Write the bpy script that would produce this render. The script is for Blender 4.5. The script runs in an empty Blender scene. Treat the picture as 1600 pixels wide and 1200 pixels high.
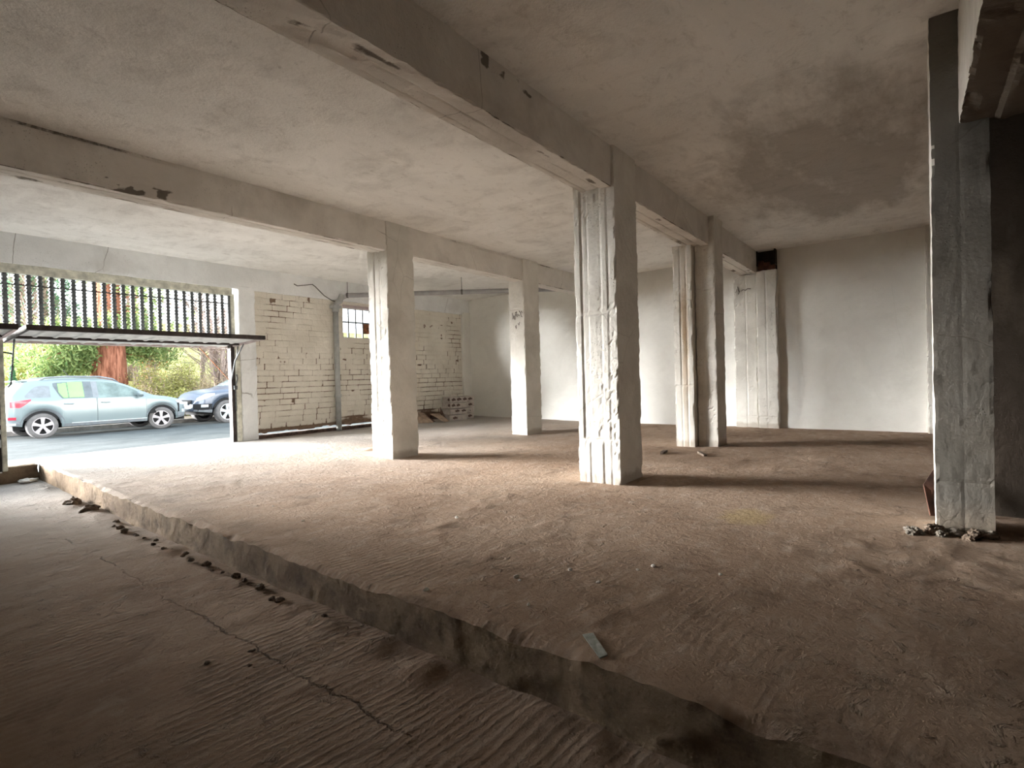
import bpy, bmesh, math, random
import numpy as np
from mathutils import Vector, Matrix

random.seed(7)
rng = np.random.default_rng(11)
S = bpy.context.scene
COL = S.collection
PI = math.pi

# ------------------------------------------------------------------ noise
def _h(ix, iy, iz, s):
    n = (ix * 374761393 + iy * 668265263 + iz * 2147483647 + s * 974634541) & 0xFFFFFFFF
    n = ((n ^ (n >> 13)) * 1274126177) & 0xFFFFFFFF
    n = n ^ (n >> 16)
    return (n & 0xFFFF) / 65535.0

def vn(P, s=0):
    P = np.asarray(P, float)
    i = np.floor(P).astype(np.int64); f = P - i
    f = f * f * (3 - 2 * f)
    r = 0
    for a in (0, 1):
        for b in (0, 1):
            for c in (0, 1):
                w = (f[:, 0] if a else 1 - f[:, 0]) * (f[:, 1] if b else 1 - f[:, 1]) * (f[:, 2] if c else 1 - f[:, 2])
                r = r + w * _h(i[:, 0] + a, i[:, 1] + b, i[:, 2] + c, s)
    return r * 2 - 1

def fbm(P, o=3, s=0):
    P = np.asarray(P, float); r = 0; a = .5
    for k in range(o):
        r = r + a * vn(P * 2 ** k, s + k * 17); a *= .5
    return r

# ------------------------------------------------------------------ objects
def link(name, me, mat=None, parent=None, smooth=False, loc=None):
    o = bpy.data.objects.new(name, me); COL.objects.link(o)
    if mat is not None:
        for m in (mat if isinstance(mat, (list, tuple)) else [mat]): me.materials.append(m)
    if smooth:
        for p in me.polygons: p.use_smooth = True
    if parent is not None: o.parent = parent
    if loc is not None: o.location = loc
    return o

def pyd(name, V, F, mat=None, parent=None, smooth=False, loc=None):
    me = bpy.data.meshes.new(name)
    V = np.asarray(V, float)
    if loc is not None: V = V - np.asarray(loc, float)
    me.from_pydata(V.tolist(), [], [list(map(int, f)) for f in F]); me.update()
    return link(name, me, mat, parent, smooth, loc)

def thing(name, label, cat, loc=(0, 0, 0), rz=0, group=None):
    o = bpy.data.objects.new(name, None); COL.objects.link(o)
    o.empty_display_size = .2
    o.location = loc; o.rotation_euler = (0, 0, rz)
    return tag(o, label, cat, group)

def tag(o, label=None, cat=None, group=None, kind=None):
    if label: o['label'] = label
    if cat: o['category'] = cat
    if group: o['group'] = group
    if kind: o['kind'] = kind
    return o

class MB:
    """mesh builder: collects simple solids into one mesh"""
    def __init__(s): s.v = []; s.f = []
    def add(s, V, F):
        n = len(s.v); s.v += [tuple(p) for p in V]; s.f += [tuple(i + n for i in f) for f in F]; return s
    def box(s, x0, x1, y0, y1, z0, z1, M=None):
        V = [(x, y, z) for x in (x0, x1) for y in (y0, y1) for z in (z0, z1)]
        if M is not None: V = [tuple(M @ Vector(p)) for p in V]
        return s.add(V, [(0, 1, 3, 2), (4, 6, 7, 5), (0, 4, 5, 1), (2, 3, 7, 6), (0, 2, 6, 4), (1, 5, 7, 3)])
    def tube(s, pts, r, n=8, caps=True):
        pts = [Vector(p) for p in pts]; rs = r if isinstance(r, (list, tuple)) else [r] * len(pts)
        V = []; F = []
        t0 = (pts[1] - pts[0]).normalized()
        a = Vector((0, 0, 1)) if abs(t0.z) < .9 else Vector((1, 0, 0))
        u = t0.cross(a).normalized()
        for i, p in enumerate(pts):
            t = ((pts[min(i + 1, len(pts) - 1)] - p).normalized() + (p - pts[max(i - 1, 0)]).normalized())
            t = t.normalized() if t.length > 1e-6 else t0
            u = (u - t * u.dot(t)).normalized(); w = t.cross(u)
            for k in range(n):
                an = 2 * PI * k / n
                V.append(p + (u * math.cos(an) + w * math.sin(an)) * rs[i])
        for i in range(len(pts) - 1):
            for k in range(n):
                k2 = (k + 1) % n
                F.append((i * n + k, i * n + k2, (i + 1) * n + k2, (i + 1) * n + k))
        if caps:
            F.append(tuple(range(n - 1, -1, -1))); F.append(tuple((len(pts) - 1) * n + k for k in range(n)))
        return s.add(V, F)
    def lathe(s, prof, n=32, axis='y', c=(0, 0, 0)):
        V = []; F = []; m = len(prof)
        for k in range(n):
            a = 2 * PI * k / n
            for (r, h) in prof:
                if axis == 'y': V.append((c[0] + r * math.cos(a), c[1] + h, c[2] + r * math.sin(a)))
                else: V.append((c[0] + r * math.cos(a), c[1] + r * math.sin(a), c[2] + h))
        for k in range(n):
            k2 = (k + 1) % n
            for j in range(m - 1): F.append((k * m + j, k * m + j + 1, k2 * m + j + 1, k2 * m + j))
        return s.add(V, F)
    def build(s, name, mat, parent=None, smooth=False, loc=None, bevel=0):
        o = pyd(name, s.v, s.f, mat, parent, smooth, loc)
        if bevel:
            m = o.modifiers.new('bevel', 'BEVEL'); m.width = bevel; m.segments = 2; m.limit_method = 'ANGLE'
        return o

def rough_box(name, lo, hi, step=.04, amp=.004, wear=.02, mat=None, parent=None, extra=None, seed=0, nscale=6, ztop=None, zbot=None, attr=None):
    """a cast block whose faces undulate and whose arrises are worn; base-origin"""
    lo = np.array(lo, float); hi = np.array(hi, float)
    n = np.maximum(2, np.minimum(330, np.ceil((hi - lo) / np.array(step)))).astype(int)
    Vs = []; Fs = []; Ns = []; off = 0
    for ax in range(3):
        b, c = [k for k in range(3) if k != ax]
        gb = np.linspace(lo[b], hi[b], n[b] + 1); gc = np.linspace(lo[c], hi[c], n[c] + 1)
        B, C = np.meshgrid(gb, gc, indexing='ij')
        for sgn in (-1, 1):
            P = np.zeros((B.size, 3)); P[:, b] = B.ravel(); P[:, c] = C.ravel(); P[:, ax] = lo[ax] if sgn < 0 else hi[ax]
            N = np.zeros((B.size, 3)); N[:, ax] = sgn
            idx = np.arange(B.size).reshape(B.shape) + off
            q = np.stack([idx[:-1, :-1], idx[1:, :-1], idx[1:, 1:], idx[:-1, 1:]], -1).reshape(-1, 4)
            flip = (sgn > 0) != (ax != 1)
            if flip: q = q[:, ::-1]
            Vs.append(P); Ns.append(N); Fs.append(q); off += B.size
    V = np.concatenate(Vs); N = np.concatenate(Ns); F = np.concatenate(Fs)
    key = np.round(V, 5)
    U, inv = np.unique(key, axis=0, return_inverse=True); inv = inv.ravel()
    NU = np.zeros_like(U); np.add.at(NU, inv, N)
    NU = np.sign(NU)
    F = inv[F]
    cnt = np.abs(NU).sum(1)
    d = amp * (fbm(U * nscale, 3, seed) + .7 * fbm(U * nscale * 4, 2, seed + 5))
    D = NU * d[:, None]
    w = np.maximum(0, .6 * fbm(U * 5, 2, seed + 9) + .7 * fbm(U * 15, 3, seed + 11) + .12 + .5 * vn(U * 23, seed + 3) ** 3)
    D -= NU * (wear * w * (cnt > 1))[:, None]
    if extra is not None: D = D + extra(U, NU, cnt)
    P = U + D
    if ztop is not None:
        t = (U[:, 2] - lo[2]) / (hi[2] - lo[2]); P[:, 2] += t * (ztop(U[:, 1]) - hi[2])
    if zbot is not None:
        t = 1 - (U[:, 2] - lo[2]) / (hi[2] - lo[2]); P[:, 2] += t * (zbot(U[:, 1]) - lo[2])
    loc = ((lo[0] + hi[0]) / 2, (lo[1] + hi[1]) / 2, lo[2])
    o = pyd(name, P, F, mat, parent, False, loc)
    if attr is not None:
        a = o.data.attributes.new('bare', 'FLOAT', 'POINT'); a.data.foreach_set('value', np.clip(attr(U, NU, cnt), 0, 1).astype(np.float32))
    return o

# ------------------------------------------------------------------ materials
class NT:
    def __init__(s, name):
        s.m = bpy.data.materials.new(name); s.m.use_nodes = True
        s.t = s.m.node_tree; s.t.nodes.clear()
        s.out = s.t.nodes.new('ShaderNodeOutputMaterial')
        s.b = s.t.nodes.new('ShaderNodeBsdfPrincipled')
        s.t.links.new(s.b.outputs[0], s.out.inputs[0])
    def set(s, sock, v):
        if isinstance(v, bpy.types.NodeSocket): s.t.links.new(v, sock)
        elif isinstance(v, (tuple, list)) and len(v) == 3 and sock.type == 'RGBA': sock.default_value = (*v, 1)
        else: sock.default_value = v
    def node(s, ty, ins=(), **kw):
        n = s.t.nodes.new(ty)
        for k, v in kw.items(): setattr(n, k, v)
        for k, v in (ins.items() if isinstance(ins, dict) else enumerate(ins)): s.set(n.inputs[k], v)
        return n
    def pos(s):
        return s.node('ShaderNodeNewGeometry').outputs['Position']
    def obj(s):
        return s.node('ShaderNodeTexCoord').outputs['Object']
    def xyz(s, v):
        n = s.node('ShaderNodeSeparateXYZ', [v]); return n.outputs
    def vec(s, v, scale=(1, 1, 1), loc=(0, 0, 0), rot=(0, 0, 0)):
        return s.node('ShaderNodeMapping', {0: v, 'Scale': scale, 'Location': loc, 'Rotation': rot}).outputs[0]
    def noise(s, v, scale=5, detail=4, rough=.55, dist=0):
        return s.node('ShaderNodeTexNoise', {'Vector': v, 'Scale': scale, 'Detail': detail, 'Roughness': rough, 'Distortion': dist}).outputs[0]
    def vor(s, v, scale=5, feature='DISTANCE_TO_EDGE', out=0):
        n = s.node('ShaderNodeTexVoronoi', feature=feature); s.set(n.inputs['Vector'], v); n.inputs['Scale'].default_value = scale
        return n.outputs[out]
    def ramp(s, f, *stops):
        n = s.node('ShaderNodeValToRGB', [f]); e = n.color_ramp.elements
        while len(e) < len(stops): e.new(.5)
        for el, (p, c) in zip(e, stops):
            el.position = p; el.color = (c, c, c, 1) if isinstance(c, (int, float)) else (*c, 1)
        return n.outputs[0]
    def mix(s, f, a, b, mode='MIX'):
        n = s.node('ShaderNodeMix', data_type='RGBA', blend_type=mode)
        s.set(n.inputs[0], f); s.set(n.inputs[6], a); s.set(n.inputs[7], b); return n.outputs[2]
    def math(s, op, a, b=0., c=None, clamp=False):
        n = s.node('ShaderNodeMath', operation=op, use_clamp=clamp); s.set(n.inputs[0], a); s.set(n.inputs[1], b)
        if c is not None: s.set(n.inputs[2], c)
        return n.outputs[0]
    def bump(s, h, dist=.01, strength=1.):
        n = s.node('ShaderNodeBump', {'Height': h, 'Distance': dist, 'Strength': strength}); return n.outputs[0]
    def fin(s, color, rough=.8, normal=None, spec=.3, metal=0., **kw):
        s.set(s.b.inputs['Base Color'], color); s.set(s.b.inputs['Roughness'], rough)
        s.set(s.b.inputs['Specular IOR Level'], spec); s.set(s.b.inputs['Metallic'], metal)
        if normal is not None: s.set(s.b.inputs['Normal'], normal)
        for k, v in kw.items(): s.set(s.b.inputs[k], v)
        return s.m

def simple(name, c, rough=.6, metal=0., spec=.4, var=.12, scale=12, bump=0., **kw):
    n = NT(name); p = n.obj()
    f = n.noise(p, scale, 4, .6)
    dk = tuple(x * (1 - var * 2.2) for x in c); lt = tuple(min(1, x * (1 + var)) for x in c)
    col = n.mix(n.ramp(f, (.3, 0.), (.7, 1.)), dk, lt)
    nm = n.bump(n.noise(p, scale * 4, 3, .6), bump) if bump else None
    return n.fin(col, rough, nm, spec, metal, **kw)

def plaster(name, base, shade, dirt=(.20, .16, .12), stain=.3, pits=.5, cracks=.5, fine=1., zd=None, coarse=1.5, attr=False):
    n = NT(name); p = n.pos()
    big = n.noise(p, coarse, 5, .6, .4)
    med = n.noise(p, 9, 5, .65)
    col = n.mix(n.ramp(big, (.35, 1.), (.68, 0.)), base, shade)
    col = n.mix(n.math('MULTIPLY', n.ramp(med, (.5, 0.), (.75, 1.)), .35), col, shade)
    # dirt blotches
    st = n.noise(n.vec(p, loc=(7, 3, 1)), .9, 6, .62, .3)
    col = n.mix(n.math('MULTIPLY', n.ramp(st, (.54, 0.), (.74, 1.)), stain), col, dirt)
    # small pits where the paint is gone
    vo = n.vor(p, 42, 'F1'); pm = n.noise(p, 3.3, 3, .5)
    pit = n.math('MULTIPLY', n.ramp(vo, (.10, 1.), (.2, 0.)), n.ramp(pm, (.52, 0.), (.62, 1.)))
    pit = n.math('MULTIPLY', pit, pits)
    col = n.mix(pit, col, tuple(x * .9 for x in dirt))
    # hair cracks
    wv = n.mix(.12, p, n.node('ShaderNodeTexNoise', {'Vector': p, 'Scale': 2.2, 'Detail': 5}).outputs[1], 'ADD')
    cr = n.vor(wv, .75)
    cm = n.noise(n.vec(p, loc=(3, 9, 4)), .8, 2, .5)
    crk = n.math('MULTIPLY', n.ramp(cr, (.0, 1.), (.004, 0.)), n.ramp(cm, (.5, 0.), (.56, 1.)))
    crk = n.math('MULTIPLY', crk, cracks)
    col = n.mix(crk, col, tuple(x * .6 for x in dirt))
    if zd is not None:   # rising damp and splashed earth at the foot
        z = n.xyz(p)[2]
        hz = n.math('ADD', z, n.math('MULTIPLY', n.noise(p, 7, 6, .7), -.13))
        m = n.ramp(hz, (.0, 1.), (zd, 0.))
        col = n.mix(n.math('MULTIPLY', m, .5), col, (.30, .24, .18))
    if attr:   # unpainted concrete showing inside splits and broken edges
        at = n.node('ShaderNodeAttribute', attribute_name='bare').outputs['Fac']
        af = n.math('ADD', at, n.math('MULTIPLY', n.math('SUBTRACT', n.noise(p, 28, 5, .7), .5), .7))
        col = n.mix(n.math('MULTIPLY', n.ramp(af, (.42, 0.), (.66, 1.)), .85), col, tuple(x * .75 for x in dirt))
    h = n.math('ADD', n.math('MULTIPLY', n.noise(p, 26, 5, .65), .5), n.math('MULTIPLY', med, .8))
    h = n.math('SUBTRACT', h, n.math('MULTIPLY', pit, 1.2)); h = n.math('SUBTRACT', h, n.math('MULTIPLY', crk, .5))
    return n.fin(col, .9, n.bump(h, .012 * fine, .8), .15)

M = {}
M['col'] = plaster('column_whitewash', (.76, .74, .69), (.62, .60, .55), stain=.22, pits=.55, cracks=.25, zd=.05, coarse=2.2)
M['beam'] = plaster('beam_whitewash', (.78, .755, .71), (.64, .61, .565), dirt=(.15, .12, .09), stain=.40, pits=.4, cracks=.5, coarse=1.2, attr=True)
M['wall'] = plaster('wall_whitewash', (.83, .825, .785), (.72, .71, .67), stain=.12, pits=.05, cracks=.08, coarse=.9, fine=.6)
M['lintel'] = plaster('lintel_whitewash', (.84, .85, .85), (.70, .71, .71), stain=.30, pits=.5, cracks=.8)
M['grey'] = plaster('column_grey_dimmed', (.20, .188, .165), (.15, .14, .12), stain=.25, pits=.2, cracks=.3, zd=.16, coarse=2.)  # grey darkened to stand in for weak light on the right-hand column
M['darkunder'] = plaster('dark_beam_underside', (.17, .145, .12), (.12, .10, .08), stain=.4, pits=.3, cracks=.3)  # darker brown for the underside of the right-hand beam
M['wallshade'] = plaster('shade_darkened_wall', (.045, .034, .026), (.03, .023, .017), stain=.4, pits=.3, cracks=.2)  # near-black colour stands in for the shade on the cross wall
M['raw'] = plaster('bare_concrete', (.20, .16, .125), (.13, .10, .08), stain=.4, pits=.4, cracks=.3)

def ceiling_mat():
    n = NT('ceiling_whitewash'); p = n.pos()
    big = n.noise(n.vec(p, (.7, 1.3, 1)), .8, 6, .6, .6)
    col = n.mix(n.ramp(big, (.38, 1.), (.66, 0.)), (.86, .85, .82), (.74, .73, .70))
    mo = n.noise(n.vec(p, (1.3, .8, 1), rot=(0, 0, .4)), 2.2, 7, .68, .4)
    col = n.mix(n.math('MULTIPLY', n.ramp(mo, (.50, 0.), (.70, 1.)), .42), col, (.42, .40, .37))
    m3 = n.noise(n.vec(p, (1, 1.6, 1), loc=(2, 8, 0)), 6, 7, .72, .5)
    col = n.mix(n.math('MULTIPLY', n.ramp(m3, (.55, 0.), (.70, 1.)), .35), col, (.34, .31, .275))
    # broad dark damp patch between the right-hand rows of columns
    x, y, _ = n.xyz(p)
    ex = n.math('DIVIDE', n.math('SUBTRACT', x, 7.2), 2.6); ey = n.math('DIVIDE', n.math('SUBTRACT', y, .7), 1.6)
    rr = n.math('ADD', n.math('MULTIPLY', ex, ex), n.math('MULTIPLY', ey, ey))
    rr = n.math('ADD', rr, n.math('MULTIPLY', n.math('SUBTRACT', n.noise(n.vec(p, (.6, 1.8, 1), rot=(0, 0, .5)), 1.3, 6, .65), .5), 3.2))
    m = n.ramp(rr, (.2, 1.), (.95, 0.))
    col = n.mix(n.math('MULTIPLY', m, .55), col, (.24, .215, .18))
    sp = n.ramp(n.noise(p, 14, 4, .7), (.66, 0.), (.72, 1.))
    col = n.mix(n.math('MULTIPLY', sp, .35), col, (.26, .23, .20))
    h = n.math('ADD', n.noise(p, 5, 6, .65), n.math('MULTIPLY', n.noise(p, 40, 3, .6), .25))
    return n.fin(col, .92, n.bump(h, .018, .8), .12)
M['ceiling'] = ceiling_mat()

def floor_mat(name, joints, tint=1., low=False):
    n = NT(name); p = n.pos(); x, y, z = n.xyz(p)
    a = (.43 * tint, .322 * tint, .243 * tint); b = (.315 * tint, .22 * tint, .157 * tint); c = (.53 * tint, .44 * tint, .36 * tint)
    big = n.noise(p, .7, 6, .62, .5)
    col = n.mix(n.ramp(big, (.35, 1.), (.65, 0.)), a, b)
    med = n.noise(n.vec(p, (1, 2.2, 1)), 4.5, 6, .68, .3)
    col = n.mix(n.math('MULTIPLY', n.ramp(med, (.5, 0.), (.72, 1.)), .55), col, c)
    dk = n.noise(n.vec(p, loc=(5, 1, 0)), 2.6, 7, .7, .5)
    col = n.mix(n.math('MULTIPLY', n.ramp(dk, (.53, 0.), (.70, 1.)), .7), col, (.15, .105, .075))
    # raked ridges running along x, only in some areas
    wob = n.math('MULTIPLY', n.math('SUBTRACT', n.noise(n.vec(p, (.55, 1.0, 1)), 1.1, 3, .5), .5), .20)
    yy = n.math('ADD', y, wob); yy = n.math('ADD', yy, n.math('MULTIPLY', x, .10))
    per = n.noise(n.vec(p, (.35, 2.5, 1)), 2.0, 2, .5)
    rid = n.math('SINE', n.math('ADD', n.math('MULTIPLY', yy, 135.), n.math('MULTIPLY', per, 9.)))
    rid = n.math('MULTIPLY', n.math('POWER', n.math('MULTIPLY_ADD', rid, .5, .5), 2.), 1.)
    rm = n.ramp(n.noise(n.vec(p, (.7, .9, 1), loc=(2.3, .7, 0)), .75, 4, .55, .3), (.38, 0.), (.50, 1.))
    rid = n.math('MULTIPLY', rid, rm)
    if not low: rid = n.math('MULTIPLY', rid, n.ramp(n.math('ADD', n.math('MULTIPLY', x, .1), n.math('MULTIPLY', n.math('SUBTRACT', n.noise(p, 1.5, 3, .5), .5), .12)), (.22, 1.), (.31, .06)))
    if not low: rid = n.math('MULTIPLY', rid, n.ramp(n.math('MULTIPLY', y, .3), (.10, .25), (.40, 1.)))
    col = n.mix(n.math('MULTIPLY', rid, .22), col, c)
    fine = n.noise(p, 60, 5, .7); mid = n.noise(p, 16, 6, .68, .2)
    lump = n.ramp(n.noise(n.vec(p, loc=(1, 4, 0)), 8, 5, .7, .6), (.58, 0.), (.68, 1.))
    lmask = n.ramp(n.noise(n.vec(p, loc=(9, 2, 0)), .9, 3, .5), (.42, 0.), (.55, 1.))
    lump = n.math('MULTIPLY', lump, lmask)
    h = n.math('ADD', n.math('MULTIPLY', fine, .30), n.math('MULTIPLY', mid, .85))
    h = n.math('ADD', h, n.math('MULTIPLY', rid, .15)); h = n.math('ADD', h, n.math('MULTIPLY', lump, .7))
    col = n.mix(n.math('MULTIPLY', lump, .3), col, c)
    wob2 = n.math('MULTIPLY', n.math('SUBTRACT', n.noise(p, 3.5, 6, .7), .5), .16)
    for (ax, pos_, lo, hi, k) in joints:     # open joints and cracks
        u, v = (y, x) if ax == 'y' else (x, y)
        d = n.math('ABSOLUTE', n.math('ADD', n.math('SUBTRACT', u, n.math('MULTIPLY_ADD', v, k, pos_ )), wob2))
        ln = n.ramp(d, (.0, 1.), (.008, 0.))
        w1 = n.math('GREATER_THAN', v, lo); w2 = n.math('LESS_THAN', v, hi)
        ln = n.math('MULTIPLY', n.math('MULTIPLY', ln, w1), w2)
        ln = n.math('MULTIPLY', ln, n.ramp(n.noise(p, 2.5, 3, .6), (.40, .15), (.55, 1.)))
        col = n.mix(n.math('MULTIPLY', ln, .5), col, (.12, .085, .06)); h = n.math('SUBTRACT', h, n.math('MULTIPLY', ln, .9))
    # ochre spill
    ex = n.math('DIVIDE', n.math('SUBTRACT', x, 4.32), .30); ey = n.math('DIVIDE', n.math('SUBTRACT', y, 1.02), .22)
    rr = n.math('ADD', n.math('MULTIPLY', ex, ex), n.math('MULTIPLY', ey, ey))
    rr = n.math('ADD', rr, n.math('MULTIPLY', n.math('SUBTRACT', n.noise(p, 9, 6, .7), .5), 2.4))
    col = n.mix(n.math('MULTIPLY', n.ramp(rr, (.2, 1.), (1.1, 0.)), .42), col, (.46, .35, .14))
    # whitish worn dust by the street door
    dw = n.math('ADD', y, n.math('MULTIPLY', n.math('SUBTRACT', n.noise(p, 1.2, 5, .6), .5), 3.0))
    col = n.mix(n.math('MULTIPLY', n.ramp(n.math('MULTIPLY', dw, .1), (.42, 0.), (.88, 1.)), .8), col, (.45, .44, .42))
    return n.fin(col, .95, n.bump(h, .026, 1.), .1)
M['floor'] = floor_mat('floor_dusty_screed', [('y', 4.33, 1.9, 4.4, -.06), ('y', 7.5, 2.2, 5.0, .14), ('y', 2.15, 4.2, 7.0, .02), ('y', 6.3, 5.5, 8., .03)])
M['floor_low'] = floor_mat('floor_dusty_ramp', [('x', 1.30, 1.5, 6.0, .03), ('y', 3.6, -1., .9, .1)], .84, True)

def riser_mat():
    n = NT('step_face_concrete'); p = n.pos()
    col = n.mix(n.ramp(n.noise(n.vec(p, (1, 1, 1.5)), 2.6, 6, .65, .4), (.38, 1.), (.62, 0.)), (.33, .25, .17), (.20, .145, .10))
    col = n.mix(n.math('MULTIPLY', n.ramp(n.noise(n.vec(p, loc=(4, 4, 4)), 5, 6, .7), (.52, 0.), (.66, 1.)), .7), col, (.115, .085, .06))
    h = n.math('ADD', n.noise(p, 22, 6, .7), n.math('MULTIPLY', n.noise(p, 6, 4, .6), 1.2))
    return n.fin(col, .95, n.bump(h, .03), .1)
M['riser'] = riser_mat()

def brick_mat():
    n = NT('brick_whitewash'); p = n.pos()
    at = n.node('ShaderNodeAttribute', attribute_name='bare').outputs['Fac']
    base = n.mix(n.ramp(n.noise(p, 1.6, 5, .6), (.35, 1.), (.65, 0.)), (.80, .76, .68), (.66, .62, .54))
    bare = n.mix(n.noise(p, 12, 4, .6), (.16, .11, .08), (.27, .19, .14))
    f = n.math('ADD', at, n.math('MULTIPLY', n.math('SUBTRACT', n.noise(p, 30, 5, .7), .5), .5))
    col = n.mix(n.ramp(f, (.38, 0.), (.62, 1.)), base, bare)
    h = n.math('ADD', n.noise(p, 30, 6, .7), n.math('MULTIPLY', n.noise(p, 9, 4, .6), .8))
    return n.fin(col, .92, n.bump(h, .014), .12)
M['brick'] = brick_mat()

M['holedark'] = simple('dark_hole', (.03, .025, .02), .95, var=.3)  # near-black lining colour of the wall cavity
M['rustmetal'] = simple('dark_rusted_steel', (.055, .042, .038), .65, .4, var=.3)
M['bar'] = simple('grille_steel', (.14, .15, .155), .7, .3, var=.25, scale=30)
M['paintmetal'] = simple('grey_white_paint', (.60, .60, .585), .6, var=.12, scale=6)
M['frameoff'] = simple('flaking_cream_paint', (.66, .65, .55), .7, var=.2, scale=9)
M['pinkpaint'] = simple('primer_pink_grey', (.50, .42, .41), .7, var=.15, scale=5)
M['pvc'] = simple('grey_drain_pipe', (.42, .43, .42), .5, var=.1, scale=7)
M['pvcdark'] = simple('grey_ceiling_pipe', (.36, .35, .35), .5, var=.1, scale=5)
M['wire'] = simple('dark_wire', (.10, .09, .08), .7)
M['card'] = simple('brown_cardboard', (.36, .27, .20), .85, var=.2, scale=8, bump=.004)
M['carddark'] = simple('damp_cardboard', (.20, .13, .10), .9, var=.3, scale=8, bump=.005)
M['carton'] = simple('white_carton', (.47, .425, .385), .75, var=.14, scale=8)
M['print'] = simple('brown_carton_print', (.12, .075, .06), .8, var=.3, scale=40)
M['wood'] = simple('weathered_wood', (.16, .12, .09), .85, var=.3, scale=14, bump=.003)
M['rustboard'] = simple('red_brown_board', (.11, .048, .03), .9, var=.35, scale=6)
M['rustpane'] = simple('rusted_sheet', (.30, .12, .05), .8, var=.4, scale=9)
M['chip'] = simple('white_plaster_chip', (.85, .83, .78), .8)
M['clod'] = simple('earth_clod', (.20, .15, .11), .95, var=.3, scale=20, bump=.01)
M['rubble'] = simple('plaster_rubble', (.30, .265, .22), .95, var=.35, scale=20, bump=.01)
M['pencil'] = simple('pencil_mark', (.16, .14, .13), .9)
M['glass_shard'] = simple('clouded_glass', (.42, .47, .43), .25, spec=.6, var=.2, scale=30, **{'Transmission Weight': .35})
M['earthsill'] = simple('dark_earth_sill', (.105, .065, .05), .95, var=.35, scale=18, bump=.012)

# ------------------------------------------------------------------ levels
def zc(y): return np.interp(y, [-6, -.3, 2.35, 5.8, 9.7, 12], [3.44, 3.39, 3.355, 3.285, 3.205, 3.17])
def zf(y): return np.interp(y, [5.5, 9.7, 30], [0, .07, .07])
def xs(y): return 1.7727 + .0379 * np.asarray(y)
ZL = -.2175
XW, YS = -4.5, -4.8          # unseen west and south walls
XF = 11.26; YW = 9.70

# ------------------------------------------------------------------ floor
def grid_mesh(name, X, Y, Z, mat, parent=None, smooth=True, keep=None):
    ny, nx = X.shape
    idx = np.arange(nx * ny).reshape(ny, nx)
    F = np.stack([idx[:-1, :-1], idx[:-1, 1:], idx[1:, 1:], idx[1:, :-1]], -1).reshape(-1, 4)
    if keep is not None: F = F[keep.ravel()]
    return pyd(name, np.stack([X.ravel(), Y.ravel(), Z.ravel()], 1), F, mat, parent, smooth)

ysn = np.concatenate([np.arange(YS, -.5, .12), np.arange(-.5, 6, .028), np.arange(6, 9.80, .05), [9.80]])
us = np.concatenate([np.linspace(0, .2, 9), np.linspace(.24, 4.2, 110), np.linspace(4.3, 12.6, 90)])
def edge_x(y):
    Q = np.stack([y * 0, y, y * 0], 1)
    return xs(y) + .007 * fbm(Q * 1.7, 2, 3) + .012 * np.maximum(0, fbm(Q * 9, 2, 8)) + .004 * vn(Q * 25, 4)
ex = edge_x(ysn)
Yg, Ug = np.meshgrid(ysn, us, indexing='ij')
Xg = ex[:, None] + Ug * ((XF + .15 - ex[:, None]) / 12.6)
Q = np.stack([Xg.ravel(), Yg.ravel(), 0 * Xg.ravel()], 1)
lum = np.maximum(0, fbm(Q * 7, 4, 31) - .06) * np.clip(fbm(Q * .8, 2, 40) * 3 + .55, 0, 1)
Zg = (.010 * fbm(Q * 1.1, 4, 21) + .014 * lum).reshape(Xg.shape) * np.clip((10.2 - Yg) / 1.5, 0, 1) + zf(Yg)
chip = (np.maximum(0, .05 - Ug) / .05) * .022 * np.maximum(0, 1 + 1.4 * fbm(np.stack([0 * Q[:, 0], Q[:, 1] * 5, 0 * Q[:, 0]], 1), 3, 14)).reshape(Xg.shape)
Zg = Zg - chip
floor = tag(grid_mesh('floor', Xg, Yg, Zg, M['floor']), 'raised dusty brown screed floor under the columns', 'floor', kind='structure')

# step face (a part of the raised floor)
tr = np.linspace(0, 1, 12)
Yr, Tr = np.meshgrid(ysn, tr, indexing='ij')
zt = Zg[:, 0][:, None]
Zr = zt + (ZL - .06 - zt) * Tr
Qr = np.stack([0 * Yr.ravel(), Yr.ravel(), Zr.ravel()], 1)
out = (.016 * fbm(Qr * np.array([1, 2.6, 6]), 2, 51) + .010 * fbm(Qr * np.array([1, 11, 17]), 2, 52)).reshape(Yr.shape)
foot = np.clip((Tr - .72) / .28, 0, 1) ** 1.5 * .05 * (1 + 1.6 * fbm(Qr * np.array([1, 3.2, 0]), 3, 77).reshape(Yr.shape))
exs = xs(ysn) + .007 * fbm(np.stack([ysn * 0, ysn, ysn * 0], 1) * 1.7, 2, 3)
Xr = ex[:, None] + (exs - ex)[:, None] * np.clip(Tr * 5, 0, 1) - out * np.sin(np.clip(Tr, 0, 1) * PI * .9) * 1.0 - foot - .012 * Tr
tag(grid_mesh('step_face', Xr, Yr, Zr, M['riser'], floor, smooth=False), 'broken brown concrete face of the step')

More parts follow.
